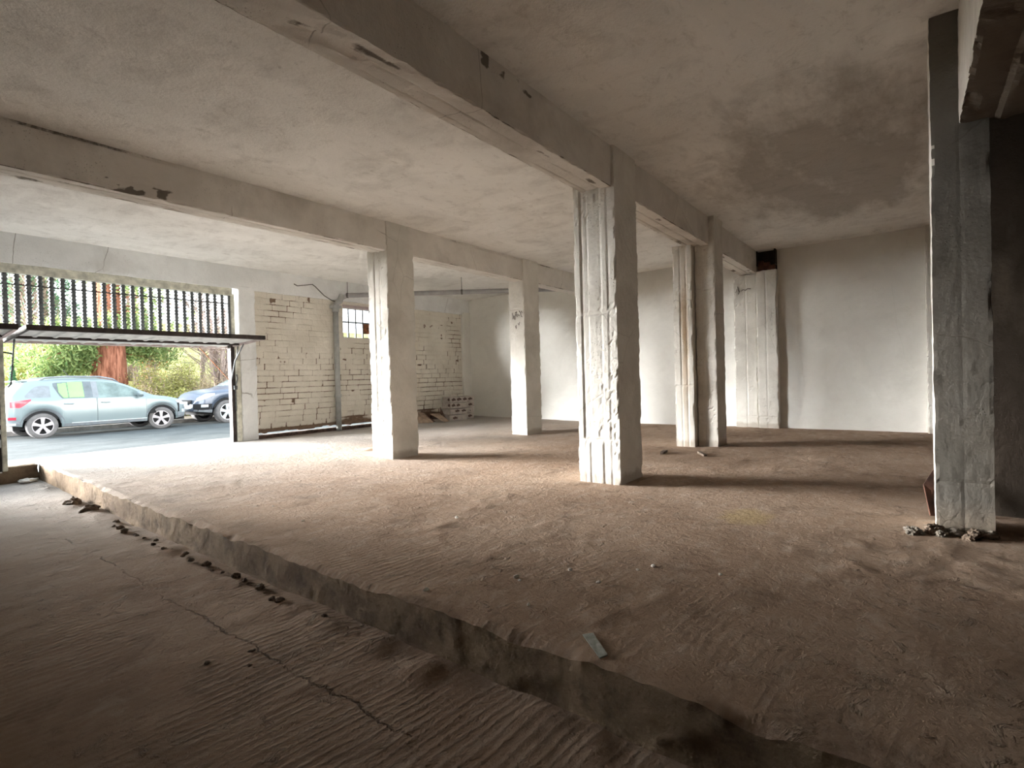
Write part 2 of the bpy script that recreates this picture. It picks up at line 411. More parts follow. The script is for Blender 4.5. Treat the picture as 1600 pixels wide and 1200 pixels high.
# lower floor
yl = np.concatenate([np.arange(YS, -.3, .12), np.arange(-.3, 6, .035), np.arange(6, 9.9, .06)])
xl = np.concatenate([np.arange(XW, -.6, .12), np.arange(-.6, 2.3, .035)])
Yl, Xl = np.meshgrid(yl, xl, indexing='ij')
Q = np.stack([Xl.ravel(), Yl.ravel(), 0 * Xl.ravel()], 1)
d = np.maximum(0, .16 - np.abs(Xl - xs(Yl) + .12))
bank = (d * .13 * np.maximum(0, .5 + 1.9 * fbm(Q * 5, 4, 88).reshape(Xl.shape)))
Zl = ZL + (.010 * fbm(Q * 1.3, 4, 61) + .010 * np.maximum(0, fbm(Q * 8, 4, 62))).reshape(Xl.shape) + bank + np.clip((Yl - 6.) / 3.7, 0, 1) * .065
tag(grid_mesh('floor_lower', Xl, Yl, Zl, M['floor_low']), 'lower dusty brown floor in front of the step', 'floor', kind='structure')

# end wall of the lower level under the street threshold
r = rough_box('trim_1', (XW, 9.74, -.4), (2.13, 9.95, .068), .06, .008, .02, M['riser'], seed=5)
tag(r, 'low concrete threshold wall closing the lower floor at the street', 'threshold', kind='structure')

# ------------------------------------------------------------------ ceiling, walls
yc_ = np.linspace(YS - .2, YW + .3, 90); xc_ = np.linspace(XW - .2, XF + .3, 110)
Yc, Xc = np.meshgrid(yc_, xc_, indexing='ij')
Q = np.stack([Xc.ravel(), Yc.ravel(), 0 * Xc.ravel()], 1)
Zc = zc(Yc) + .010 * fbm(Q * .9, 3, 91).reshape(Xc.shape)
ce = grid_mesh('ceiling', Xc, Yc, Zc, M['ceiling'])
sm = ce.modifiers.new('thick', 'SOLIDIFY'); sm.thickness = .25; sm.offset = 1
tag(ce, 'stained whitewashed concrete ceiling', 'ceiling', kind='structure')

def wall(name, lo, hi, mat, label, step=.12, amp=.006, wear=.0, seed=0, **kw):
    return tag(rough_box(name, lo, hi, step, amp, wear, mat, seed=seed, nscale=2, **kw), label, 'wall', kind='structure')
wall('wall_far', (XF, YS - .2, -.3), (XF + .25, YW + .25, 3.45), M['wall'], 'far whitewashed wall behind the columns', .09, .012, seed=3)
wall('wall_back', (XW - .25, YS - .25, -.4), (XF + .25, YS, 3.5), M['raw'], 'unseen bare dark wall on the window-less side', .3, seed=4)
wall('wall_near', (XW - .25, YS, -.4), (XW, YW + .2, 3.5), M['raw'], 'bare dark wall behind the viewer', .3, seed=6)
wall('wall_right', (5.25, YS, -.3), (5.45, -.40, 3.45), M['wallshade'], 'cross wall behind the right-hand column with shade put into its dark brown', .1, seed=8)

# ------------------------------------------------------------------ columns
def planks(y0, w, seed, xface, joints=(.43,), depth=.006, n=5, g=1.):
    r_ = np.random.default_rng(seed)
    b = np.sort(np.concatenate([[0, 1], (np.arange(1, n) + r_.uniform(-.22, .22, n - 1)) / n]))
    o1 = r_.uniform(-1, 1, n); o2 = r_.uniform(-1, 1, n)
    def f(U, N, cnt):
        D = np.zeros_like(U)
        m = (N[:, 0] < -.5)
        t = np.clip((U[:, 1] - y0) / w, 0, .9999)
        k = np.clip(np.searchsorted(b, t, 'right') - 1, 0, n - 1)
        up = U[:, 2] > joints[0] + .02 * (k % 2)
        off = np.where(up, o1[k], o2[k]) * depth
        dist = np.min(np.abs(t[:, None] - b[None, 1:-1]), 1) * w
        gr = g * (dist < .009) * (.005 + .007 * np.clip(fbm(U * np.array([0, 9, 1.6]), 3, seed), 0, 1))
        for j in joints: gr = np.maximum(gr, (np.abs(U[:, 2] - j) < .014) * .008)
        pk = (vn(U * np.array([1, 40, 40]), seed + 2) > .62) * (fbm(U * 2.2, 2, seed + 6) > .06) * .006 * g
        D[:, 0] = m * (cnt == 1) * (-off + gr + pk)
        return D
    return f

def column(name, x0, x1, y0, y1, label, seed, top=None, n=5, joints=(.43,), mat='col', bottom=None, step=.022, wear=.024, g=1.):
    top = top if top is not None else float(zc(y0)) + .02
    o = rough_box(name, (x0, y0, -.04 if bottom is None else bottom), (x1, y1, top), step, .005, wear, M[mat], seed=seed, nscale=5,
                  extra=planks(y0, y1 - y0, seed, x0, joints, n=n, g=g, depth=.0042 * g))
    return tag(o, label, 'column', kind='thing')

P1 = column('concrete_column', 4.93, 5.465, 2.335, 2.80, 'large whitewashed square column with deep board marks, nearest the middle of the hall', 1, n=6, joints=(.43, 1.72))
P2a = column('concrete_column', 7.985, 8.40, 2.585, 2.865, 'pale column with a yellow-brown streak, left one of the touching pair under the long beam', 2, top=2.97, n=3, joints=(.9,))
P2b = column('concrete_column', 8.10, 8.55, 2.285, 2.57, 'shaded grey column, right one of the touching pair under the long beam', 3, n=3, joints=(2.3,))
C1 = column('concrete_column', 5.04, 5.53, 5.797, 6.225, 'whitewashed column with one long vertical seam, standing nearer the garage door', 4, n=3, joints=(.62,))
C2 = column('concrete_column', 8.28, 8.79, 5.787, 6.137, 'bright whitewashed column with pencil scribble near its top, close to the stacked boxes', 5, n=2, g=.4, joints=(2.36,))
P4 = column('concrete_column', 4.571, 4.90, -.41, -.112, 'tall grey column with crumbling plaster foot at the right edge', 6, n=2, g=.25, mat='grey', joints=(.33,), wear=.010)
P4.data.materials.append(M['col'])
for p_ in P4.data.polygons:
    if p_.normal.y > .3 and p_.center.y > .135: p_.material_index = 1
P3 = column('concrete_column', 11.09, XF + .01, 2.02, 2.375, 'shallow whitewashed pilaster on the far wall under the black hole', 7, top=2.98, n=2, joints=(.22,), wear=.03)
P3b = column('concrete_column', 11.17, XF + .01, 2.39, 2.80, 'peeling whitewashed pilaster on the far wall under the end of the long beam', 8, top=2.95, n=2, joints=(.22,))
P5 = column('concrete_column', 11.12, XF + .01, -.60, -.19, 'far-wall pilaster just showing beside the right-hand column', 9, n=2, g=.2)

# yellow-brown leak streak on the left column of the pair: a stain in its whitewash
def streak_mat():
    m = M['col'].copy(); m.name = 'column_whitewash_streaked'; t = m.node_tree
    b = next(x for x in t.nodes if x.type == 'BSDF_PRINCIPLED')
    n = NT.__new__(NT); n.m = m; n.t = t; n.b = b
    src = b.inputs['Base Color'].links[0].from_socket
    p = n.pos(); x, y, z = n.xyz(p)
    dy = n.math('ABSOLUTE', n.math('ADD', n.math('SUBTRACT', y, 2.70), n.math('MULTIPLY', n.math('SUBTRACT', n.noise(n.vec(p, (1, 1, .25)), 9, 4, .6), .5), .12)))
    m1 = n.ramp(dy, (.02, 1.), (.07, 0.))
    m2 = n.ramp(n.math('MULTIPLY', n.math('ADD', z, n.math('MULTIPLY', n.noise(p, 4, 4, .6), .5)), .3), (.2, .25), (.55, 1.), (.72, .8), (.85, .2))
    c = n.mix(n.math('MULTIPLY', n.math('MULTIPLY', m1, m2), .75), src, (.36, .22, .09))
    n.set(b.inputs['Base Color'], c)
    return m
P2a.data.materials[0] = streak_mat()

# pencil scribble on the bright column and on the pilaster
def scribble(name, parent, strokes, r=.006):
    mb = MB()
    for st in strokes: mb.tube(st, r, 4)
    o = mb.build(name, M['pencil']); o.parent = parent; o.matrix_parent_inverse = Matrix.Translation(-Vector(parent.location)); return o
x_ = 8.272
def s2(pts): return [(x_, 6.09 - a, 2.27 + b) for a, b in pts]
scribble('pencil_scribble', C2, [s2([(.03, .03), (.05, -.09), (.07, -.02), (.09, -.10), (.11, .0)]), s2([(.10, .02), (.13, .05), (.12, .0), (.15, -.05)]), s2([(.15, -.01), (.20, -.03)]),
    s2([(.22, .03), (.24, -.05), (.26, -.06)]), s2([(.19, .06), (.22, .02)]), s2([(.24, .05), (.26, .01)]), s2([(.10, -.22), (.115, -.27), (.12, -.20)]), s2([(.16, -.17), (.18, -.21), (.20, -.15)])])
x_ = 11.158
def s3(pts): return [(x_, 2.78 - a, 2.62 + b) for a, b in pts]
scribble('pencil_scribble', P3b, [s3([(.02, .0), (.05, .08), (.07, -.03), (.10, .03)]), s3([(.12, .02), (.16, .05), (.20, .03), (.24, .06), (.30, .05)]), s3([(.06, .12), (.08, .02)])], .007)

# ------------------------------------------------------------------ beams
def groove(axis_y, zlow, seed, w=.012, d=.02, y0=0, y1=1):
    def f(U, N, cnt):
        D = np.zeros_like(U)
        b = (N[:, 2] < -.5)
        wob = .012 * fbm(np.stack([U[:, 0] * 1.5, 0 * U[:, 0], 0 * U[:, 0]], 1), 2, seed)
        for yy, ww, dd in axis_y:
            g = np.exp(-((U[:, 1] - yy - wob) / ww) ** 2)
            k = np.clip(.55 + 1.6 * fbm(np.stack([U[:, 0] * 1.3, U[:, 0] * 0 + yy, 0 * U[:, 0]], 1), 3, seed + 1), 0, 1.3)
            D[:, 2] += b * (cnt == 1) * g * dd * k
        # two shutter boards at slightly different level
        D[:, 2] += b * .016 * (U[:, 1] > axis_y[0][0])
        chips = np.clip(fbm(U * np.array([4, 4, 4]), 4, seed + 4) - .18, 0, 1)
        D[:, 2] += b * chips * .06
        side = (np.abs(N[:, 1]) > .5) & (cnt == 1)
        cz = zc(U[:, 1]); k2 = np.clip(.4 + 2. * fbm(np.stack([U[:, 0] * 1.1, 0 * U[:, 0], 0 * U[:, 0]], 1), 4, seed + 7), 0, 1.2)
        D[:, 1] -= side * N[:, 1] * np.exp(-((U[:, 2] - cz + .012) / .014) ** 2) * .022 * k2
        return D
    return f
def beam_bare(axis_y, seed, broken):
    def f(U, N, cnt):
        b = (N[:, 2] < -.5)
        X1 = np.stack([U[:, 0], 0 * U[:, 0], 0 * U[:, 0]], 1)
        wob = .012 * fbm(X1 * 1.5, 2, seed); A = np.zeros(len(U))
        for yy, ww, dd in axis_y:
            k = np.clip(.62 + 1.6 * fbm(X1 * 1.3 + np.array([0, yy, 0]), 3, seed + 1), 0, 1.1)
            A += b * np.exp(-((U[:, 1] - yy - wob) / (ww * 1.1)) ** 2) * k * min(1, dd / .03)
        A += (cnt > 1) * b * np.clip(fbm(X1 * 5, 4, seed + 12) * 2 + .25, 0, .8)
        A += b * np.clip(fbm(U * np.array([3, 9, 3]), 4, seed + 14) * 2.4 - .5, 0, .7)
        side = np.abs(N[:, 1]) > .5; cz = zc(U[:, 1])
        k2 = np.clip(.30 + 1.9 * fbm(X1 * 1.1, 4, seed + 7), 0, 1)
        A += side * np.exp(-((U[:, 2] - cz + .012) / .014) ** 2) * k2
        for xa, xb, za, zb_ in broken:
            m = np.clip(np.minimum(U[:, 0] - xa, xb - U[:, 0]) / .15, 0, 1) * np.clip(np.minimum(U[:, 2] - za, zb_ - U[:, 2]) / .03, 0, 1)
            A += side * m * np.clip(fbm(U * 11, 4, seed + 15) * 3 + .1, 0, 1)
        return A
    return f
def beam(name, x0, x1, y0, y1, zb, label, seed, gl, ztop=None, step=.034, broken=()):
    top = float(zc((y0 + y1) / 2)) + .06 if ztop is None else ztop
    o = rough_box(name, (x0, y0, zb), (x1, y1, top), step, .006, .022, M['beam'], seed=seed, nscale=4, extra=groove(gl, zb, seed), attr=beam_bare(gl, seed, broken))
    return tag(o, label, 'beam', kind='structure')

beam('ceiling_beam', XW, XF + .02, 2.365, 2.70, 2.945, 'long whitewashed ceiling beam with a split underside over the middle column', 21, [(2.51, .011, .05), (2.64, .008, .012)], step=(.04, .012, .02), broken=[(2.75, 3.75, 3.24, 3.40), (4.7, 5.6, 3.30, 3.40)])
beam('ceiling_beam', XW, XF + .02, 5.815, 6.13, 2.888, 'whitewashed ceiling beam with flaking lower edge nearer the garage door', 22, [(6.02, .012, .03), (5.92, .008, .025)], step=(.04, .012, .02), broken=[(1.7, 2.6, 2.88, 3.02)])
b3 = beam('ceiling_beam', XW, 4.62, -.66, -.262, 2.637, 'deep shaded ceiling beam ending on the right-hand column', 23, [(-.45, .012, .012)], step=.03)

b3.data.materials.append(M['darkunder'])
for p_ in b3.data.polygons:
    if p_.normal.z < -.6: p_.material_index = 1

# dark cavity over the pilaster: a hollow lined with broken masonry
hx = thing('wall_cavity', 'black broken cavity above the pilaster at the end of the long beam', 'hole', (11.14, 2.2, 2.98))
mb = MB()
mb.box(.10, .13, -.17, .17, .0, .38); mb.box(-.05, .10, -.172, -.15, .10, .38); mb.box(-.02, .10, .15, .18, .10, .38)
mb.build('dark_lining', M['holedark'], hx)
mb = MB(); mb.box(.0, .11, -.15, .15, .0, .10); mb.box(.03, .10, -.06, .12, .09, .16); mb.box(.02, .10, .05, .15, .09, .2)
mb.build('broken_masonry', M['rustboard'], hx, bevel=.015)

# ------------------------------------------------------------------ street wall
def cracklines(seed):
    def f(U, N, cnt):
        D = np.zeros_like(U); m = N[:, 1] < -.5
        zz = 3.07 + .01 * fbm(np.stack([U[:, 0] * 2, 0 * U[:, 0], 0 * U[:, 0]], 1), 3, seed)
        D[:, 1] = m * (cnt == 1) * (np.abs(U[:, 2] - zz) < .012) * .012 * (fbm(U * .9, 2, seed + 1) > -.1)
        return D
    return f
r = rough_box('wall_street', (XW, YW, 2.80), (XF, YW + .22, 3.30), .045, .006, .018, M['lintel'], seed=31, nscale=4, extra=cracklines(3))
tag(r, 'whitewashed concrete lintel band over the street openings', 'wall', kind='structure')
r = rough_box('concrete_column', (4.955, YW - .02, .0), (5.25, YW + .20, 2.86), .022, .006, .025, M['lintel'], seed=32, nscale=6)
tag(r, 'whitewashed pier between the garage opening and the brick wall', 'column', kind='thing')
r = rough_box('concrete_column', (10.95, YW - .02, .0), (XF + .02, YW + .20, 2.86), .03, .006, .018, M['wall'], seed=33, nscale=6)
tag(r, 'whitewashed corner pier behind the stacked boxes', 'column', kind='thing')
r = rough_box('concrete_column', (1.555, YW - .0, .0), (1.75, YW + .20, 2.86), .03, .006, .018, M['lintel'], seed=34, nscale=6)
tag(r, 'pier at the left jamb of the garage opening', 'column', kind='thing')
wall('wall_daylight_stop', (XW, YW, -.3), (.55, YW + .22, 2.86), M['lintel'], 'unseen wall added to narrow the left opening and its daylight', .2, seed=35)  # unseen, sized to cut the daylight through the left opening

# painted brick infill: courses .112 high
bx = np.arange(5.24, 10.961, .019); bz = np.arange(.16, 2.815, .0185)
Zb, Xb = np.meshgrid(bz, bx, indexing='ij')
H = .1125; L = .30
ci = np.floor(Zb / H); fz = Zb / H - ci
jit = _h(ci.astype(np.int64), ci.astype(np.int64) * 0, ci.astype(np.int64) * 0, 5)
q = (Xb + jit * L) / L; qi = np.floor(q); fx_ = q - qi
Q3 = np.stack([Xb.ravel(), 0 * Xb.ravel(), Zb.ravel()], 1)
wobz = .05 * fbm(Q3 * 5, 2, 71).reshape(Xb.shape)
dz = np.minimum(np.abs(fz + wobz), np.abs(1 - fz - wobz)) * H; dx = np.minimum(fx_, 1 - fx_) * L
joint = np.minimum(dz, dx)
smear = np.clip(fbm(Q3 * 1.4, 3, 72).reshape(Xb.shape) * 2.2 + .35 + (Zb - 1.4) * .35, 0, 1)   # paint fills the joints higher up
jm = np.clip(1 - joint / .015, 0, 1) * (1 - .62 * smear)
bo = _h(ci.astype(np.int64), qi.astype(np.int64), qi.astype(np.int64) * 0, 9)
hole = np.clip(fbm(Q3 * np.array([5, 1, 9]), 3, 73).reshape(Xb.shape) - .40, 0, 1) * 5 * (bo > .6)
base_d = np.clip(1 - (Zb - .15) / (.10 + .12 * (fbm(Q3 * 2, 3, 75).reshape(Xb.shape) + .5) + .16 * np.exp(-((Xb - 7.5) / .45) ** 2) + .14 * np.exp(-((Xb - 9.4) / .8) ** 2)), 0, 1)
Yb = YW + .035 + .016 * jm + .012 * np.clip(hole, 0, 1) + (bo - .5) * .014 + .006 * fbm(Q3 * 20, 2, 74).reshape(Xb.shape) + .02 * base_d
bare = np.clip(jm * .85 + np.clip(hole, 0, 1) * .8 + base_d * 1.1, 0, 1)
keep = np.ones((Xb.shape[0] - 1, Xb.shape[1] - 1), bool)
xm = (Xb[:-1, :-1] + Xb[1:, 1:]) / 2; zm = (Zb[:-1, :-1] + Zb[1:, 1:]) / 2
keep &= ~((xm > 7.20) & (xm < 8.33) & (zm > 2.03) & (zm < 2.735))
low = .175 + .035 * fbm(np.stack([xm.ravel() * 2.4, 0 * xm.ravel(), 0 * xm.ravel()], 1), 4, 76).reshape(xm.shape)
low = np.where(xm > 8.6, .0, low)
keep &= zm > low
bw = grid_mesh('wall_brick', Xb, Yb, Zb, M['brick'], smooth=False, keep=keep)
at = bw.data.attributes.new('bare', 'FLOAT', 'POINT'); at.data.foreach_set('value', bare.ravel().astype(np.float32))
md = bw.modifiers.new('thick', 'SOLIDIFY'); md.thickness = .15; md.offset = -1 if bw.data.polygons[0].normal.y < 0 else 1
tag(bw, 'whitewashed brick infill wall with dark open joints beside the garage opening', 'wall', kind='structure')
bv = bw.data.polygons[0].normal.y
if bv > 0: bw.data.flip_normals(); md.offset = -1
r = rough_box('trim_2', (5.25, YW + .03, -.05), (8.62, YW + .20, .135), .05, .012, .02, M['earthsill'], seed=41, nscale=5)
tag(r, 'dark earth sill under the gap below the brick wall', 'sill', kind='structure')
r = rough_box('trim_3', (8.6, YW + .05, -.05), (10.97, YW + .20, .19), .06, .012, .02, M['earthsill'], seed=42, nscale=5)
tag(r, 'dark damp foot of the brick wall behind the cardboard', 'sill', kind='structure')

# barred window in the brick wall
w1 = bpy.data.objects.new('window_1', None); COL.objects.link(w1); w1.location = (7.2, YW + .12, 2.03)
tag(w1, 'small barred unglazed window high in the brick wall', 'window', kind='structure')
mb = MB(); mb.box(-.0, 1.13, -.10, .02, .645, .70); mb.build('window_head', M['pinkpaint'], w1)
mb = MB(); mb.box(.0, .02, -.02, .02, 0, .65); mb.box(1.11, 1.13, -.02, .02, 0, .65); mb.box(0, 1.13, -.02, .02, 0, .018); mb.box(0, 1.13, -.02, .02, .628, .648)
mb.build('window_frame', M['paintmetal'], w1)
for k in range(1, 6):
    mb = MB(); mb.box(.19 * k - .016, .19 * k + .016, -.012, .012, .01, .64); mb.build('window_bar', M['bar'], w1)
mb = MB(); mb.box(.01, 1.12, -.012, .012, .33, .358); mb.build('window_rail', M['bar'], w1)
mb = MB(); mb.box(.585, .75, -.006, .006, .11, .33); mb.build('rusted_pane', M['rustpane'], w1)

# ------------------------------------------------------------------ garage opening: grille, frame, tilted door
gr = thing('security_grille', 'dark vertical bar grille in a flaking cream frame above the tilted garage door', 'grille', (1.80, YW + .09, 1.93))
W = 3.05
mb = MB(); mb.box(-.04, W + .02, -.06, .06, .745, .875); mb.build('top_frame', M['frameoff'], gr, bevel=.008)
mb = MB(); mb.box(W - .01, W + .06, -.05, .06, -.05, .78); mb.build('side_frame', M['frameoff'], gr, bevel=.006)
mb = MB(); mb.box(-.04, W, -.03, .03, -.03, .03); mb.build('bottom_rail', M['rustmetal'], gr)
mb = MB(); mb.box(-.02, W, -.022, -.006, .59, .605); mb.build('cross_rod', M['rustmetal'], gr)
nb = 25
for k in range(nb):
    x = .055 + k * (W - .075) / (nb - 1)
    mb = MB(); mb.tube([(x, .0, .0), (x, .0, .76)], (.030 if k < nb - 1 else .036), 8)
    # ribbed: a wrapped strap every few centimetres
    for j in range(14): mb.box(x - .034, x + .034, -.026, .026, .03 + j * .052, .045 + j * .052)
    mb.build('bar', M['bar'], gr)

fr = bpy.data.objects.new('door_frame', None); COL.objects.link(fr); fr.location = (4.84, YW + .03, .07)
tag(fr, 'right-hand steel jamb of the garage opening with cream edge and latch', 'door frame', kind='structure')
mb = MB(); mb.box(-.05, .015, -.03, .08, -.05, 1.90); mb.build('steel_jamb', M['rustmetal'], fr)
mb = MB(); mb.box(.02, .105, -.06, .12, -.06, 1.92); mb.build('cream_jamb', M['frameoff'], fr, bevel=.01)
mb = MB(); mb.box(-.02, .04, -.06, -.03, .93, 1.0); mb.tube([(.01, -.045, .98), (.04, -.06, 1.12), (.03, -.055, 1.20)], .012, 6); mb.tube([(.01, -.045, .95), (.01, -.045, .55)], .010, 6)
mb.build('latch', M['bar'], fr)
fl = bpy.data.objects.new('door_frame', None); COL.objects.link(fl); fl.location = (1.77, YW + .03, .07)
tag(fl, 'left-hand steel jamb of the garage opening with cream edge', 'door frame', kind='structure')
mb = MB(); mb.box(-.02, .035, -.05, .08, -.05, 1.90); mb.build('cream_jamb', M['frameoff'], fl, bevel=.01)
mb = MB(); mb.box(-.06, -.02, -.03, .08, -.05, 1.90); mb.build('steel_jamb', M['rustmetal'], fl)

def tilt_door(name, x0, x1, label, yi=8.70, zi=1.862, yo=9.98, zo=1.775):
    L_ = math.hypot(yo - yi, zo - zi); a = math.atan2(zo - zi, yo - yi)
    g = thing(name, label, 'garage door', (x0, yi, zi)); g['kind'] = 'thing'
    g.rotation_euler = (a, 0, 0)
    w = x1 - x0
    # ribbed sheet
    V = []; F = []; nx = int(w / .022)
    for i in range(nx + 1):
        x = .02 + (w - .04) * i / nx; z = .012 if (i // 2) % 5 else -.004
        V += [(x, .02, z), (x, L_ - .02, z)]
        if i: F.append((2 * i - 2, 2 * i, 2 * i + 1, 2 * i - 1))
    o = pyd('door_panel', V, F, M['paintmetal'], g); m = o.modifiers.new('t', 'SOLIDIFY'); m.thickness = .012
    mb = MB(); mb.box(0, w, -.02, .03, -.035, .03); mb.build('inner_rail', M['rustmetal'], g)
    mb = MB(); mb.box(0, w, L_ - .03, L_ + .02, -.03, .03); mb.build('outer_rail', M['pinkpaint'], g)
    mb = MB(); mb.box(.03, w - .03, L_ * .60, L_ * .60 + .03, -.035, .0); mb.build('middle_rail', M['rustmetal'], g)
    for x in (0, w - .04):
        mb = MB(); mb.box(x, x + .04, .0, L_, -.035, .03); mb.build('side_rail', M['pinkpaint'] if x else M['rustmetal'], g)
    return g, L_
gd, Ld = tilt_door('garage_door', 1.83, 4.87, 'ribbed grey steel garage door tilted up level under the bar grille')
mb = MB(); mb.tube([(3.0, .62, -.03), (2.96, .88, -.30), (2.94, 1.0, -.62)], .012, 6); mb.tube([(3.04, .90, -.03), (2.97, .83, -.24)], .010, 6); mb.build('lift_arm', M['bar'], gd)
mb = MB(); mb.tube([(2.55, 1.25, -.03), (2.93, 1.06, -.62)], .008, 6); mb.build('lift_cable', M['rustpane'], gd)
mb = MB(); mb.tube([(.06, .86, -.03), (.02, .95, -.62), (.0, 1.0, -.66)], .011, 6); mb.tube([(-.04, .95, -.20), (.05, .93, -.22)], .012, 6); mb.build('lift_arm', M['bar'], gd)
gd2, _ = tilt_door('garage_door', .62, 1.76, 'second tilted-up garage door, only its end showing at the left edge', yo=9.67)
gr2 = thing('security_grille', 'bar grille over the second garage opening beyond the left edge', 'grille', (.59, YW + .09, 1.93))
mb = MB(); mb.box(0, .95, -.06, .06, .745, .875); mb.build('top_frame', M['frameoff'], gr2)
for k in range(7):
    mb = MB(); mb.tube([(.06 + k * .127, 0, 0), (.06 + k * .127, 0, .76)], .024, 6); mb.build('bar', M['bar'], gr2)

# ------------------------------------------------------------------ pipes
dp = thing('drain_pipe', 'grey vertical drain pipe with a collar on the brick wall', 'pipe', (6.965, YW - .04, .05))
mb = MB(); mb.tube([(0, 0, .02), (.0, 0, 2.56)], .055, 16); mb.build('pipe', M['pvc'], dp, True)
for zc_ in (.72, 2.50):
    mb = MB(); mb.lathe([(.056, 0), (.072, .0), (.072, .06), (.056, .06)], 16, 'z', (0, 0, zc_)); mb.build('collar', M['pvc'], dp)
mb = MB(); mb.box(-.10, .10, -.07, .06, 2.57, 2.63); mb.tube([(.0, .0, 2.55), (.02, -.0, 2.66), (.10, -.02, 2.73), (.15, -.03, 2.86)], .058, 14); mb.build('elbow', M['pvc'], dp)
cp = thing('ceiling_pipe', 'grey waste pipe hung under the ceiling from the brick wall to the beam', 'pipe', (7.13, YW - .08, 2.93))
A = Vector((0, 0, -.03)); B = Vector((3.0, -3.62, .03))
mb = MB(); mb.tube([A + Vector((.0, .02, -.04)), A + (B - A) * .02, A + (B - A) * .25, A + (B - A) * .6, B], .048, 14); mb.build('pipe', M['pvcdark'], cp, True)
for t in (.02, .53):
    p = A + (B - A) * t
    mb = MB(); mb.tube([p, p + Vector((0, 0, .34 if t > .1 else .28))], .006, 6); d_ = (B - A).normalized(); mb.tube([p - d_ * .02, p + d_ * .02], .054, 12); mb.build('hanger', M['wire'], cp)
def cable(name, pts, label, r=.009):
    mb = MB(); mb.tube(pts, r, 6); o = mb.build(name, M['wire']); return tag(o, label, 'cable')
cable('wall_cable', [(6.05, YW - .015, 3.02), (6.12, YW - .02, 2.99), (6.45, YW - .02, 3.06), (6.52, YW - .02, 3.02), (6.72, YW - .02, 2.86), (6.90, YW - .02, 2.78), (7.0, YW - .02, 2.76)], 'loose black cable sagging across the lintel to the drain pipe')

# ------------------------------------------------------------------ boxes and cardboard in the corner
def carton(x, y, z, w, d, h, label, group, rz, marks, seed):
    t = thing('carton', label, 'box', (x, y, z), rz, group)
    o = rough_box('box_body', (-w / 2, -d / 2, 0), (w / 2, d / 2, h), .04, .003, .006, M['carton'], t, seed=seed)
    o.location = (0, 0, 0)
    for (u, v, a, b) in marks:   # printed oval marks on the two seen sides
        V = [(-w / 2 + u * w + a * math.cos(k * PI / 6) * (1 + .25 * math.sin(k * 3.1)), -d / 2 - .0065, v * h + b * math.sin(k * PI / 6) * (1 + .3 * math.cos(k * 2.3))) for k in range(12)]
        pyd('printed_mark', V, [tuple(range(12))], M['print'], t)
        V = [(-w / 2 - .0065, -d / 2 + u * d + a * .8 * math.cos(k * PI / 6), v * h + b * math.sin(k * PI / 6)) for k in range(12)]
        if u < .25: pyd('printed_mark', V, [tuple(range(11, -1, -1))], M['print'], t)
    return t
hh = .145
mk = [[(.30, .45, .07, .03)], [(.40, .62, .07, .028), (.78, .62, .07, .026)], [(.16, .6, .06, .035), (.45, .6, .06, .03)], [(.18, .55, .06, .035), (.5, .58, .07, .035), (.84, .58, .06, .035)]]
ord_ = ['lowest', 'second from the bottom', 'second from the top', 'topmost']
for k in range(4):
    carton(9.98 + .01 * (k % 2), 9.17 - .008 * k, .072 + k * hh, .50, .36, hh - .012, f'printed white carton, {ord_[k]} of the wider stack near the corner', 'cartons stacked in the corner', -.22 + .03 * ((k * 7) % 3 - 1), mk[k], 50 + k)
    carton(10.53, 9.27 - .006 * k, .072 + k * hh, .26, .34, hh - .012, f'printed white carton, {ord_[k]} of the narrow stack in the corner', 'cartons stacked in the corner', -.2 + .03 * ((k * 5) % 3 - 1), [(.5, .5, .065, .03)] if k != 1 else [(.5, .4, .02, .01)], 60 + k)

def sheet(name, pts, th, mat, label, cat):
    V = [Vector(p) for p in pts]; n = (V[1] - V[0]).cross(V[2] - V[0]).normalized() * th
    k = len(V); F = [tuple(range(k)), tuple(range(2 * k - 1, k - 1, -1))] + [(i, (i + 1) % k, k + (i + 1) % k, k + i) for i in range(k)]
    F = [tuple(reversed(f)) for f in F]
    c = sum(V, Vector()) / k; c.z = min(v.z for v in V)
    return tag(pyd(name, [v for v in V] + [v + n for v in V], F, mat, None, False, c), label, cat)
zf_ = .068
sheet('cardboard_sheet', [(9.36, 8.92, zf_), (9.64, 9.02, zf_), (9.52, 9.24, zf_ + .19), (9.18, 9.22, zf_ + .20)], .006, M['card'], 'flat brown cardboard flap leaning in front of the wider carton stack', 'cardboard')
sheet('cardboard_sheet', [(9.10, 9.16, zf_ + .005), (9.34, 9.20, zf_ + .005), (9.34, 9.52, zf_ + .17), (9.08, 9.50, zf_ + .17)], .006, M['carddark'], 'dark folded cardboard lying against the brick foot between the flaps', 'cardboard')
sheet('cardboard_sheet', [(8.80, 9.36, zf_), (9.16, 9.08, zf_), (9.20, 9.42, zf_ + .22), (8.90, 9.58, zf_ + .27)], .006, M['card'], 'crumpled brown cardboard against the brick wall furthest from the cartons', 'cardboard')
sheet('cardboard_sheet', [(9.66, 9.12, zf_), (9.71, 9.20, zf_), (9.66, 9.34, zf_ + .34), (9.60, 9.28, zf_ + .22)], .006, M['carddark'], 'narrow brown cardboard strip standing against the carton stack', 'cardboard')
sheet('cardboard_sheet', [(5.30, 6.80, .015), (5.55, 6.55, .015), (5.62, 6.66, .075), (5.40, 6.95, .035)], .008, M['card'], 'grey-brown cardboard scrap on the floor behind the seamed column', 'cardboard')

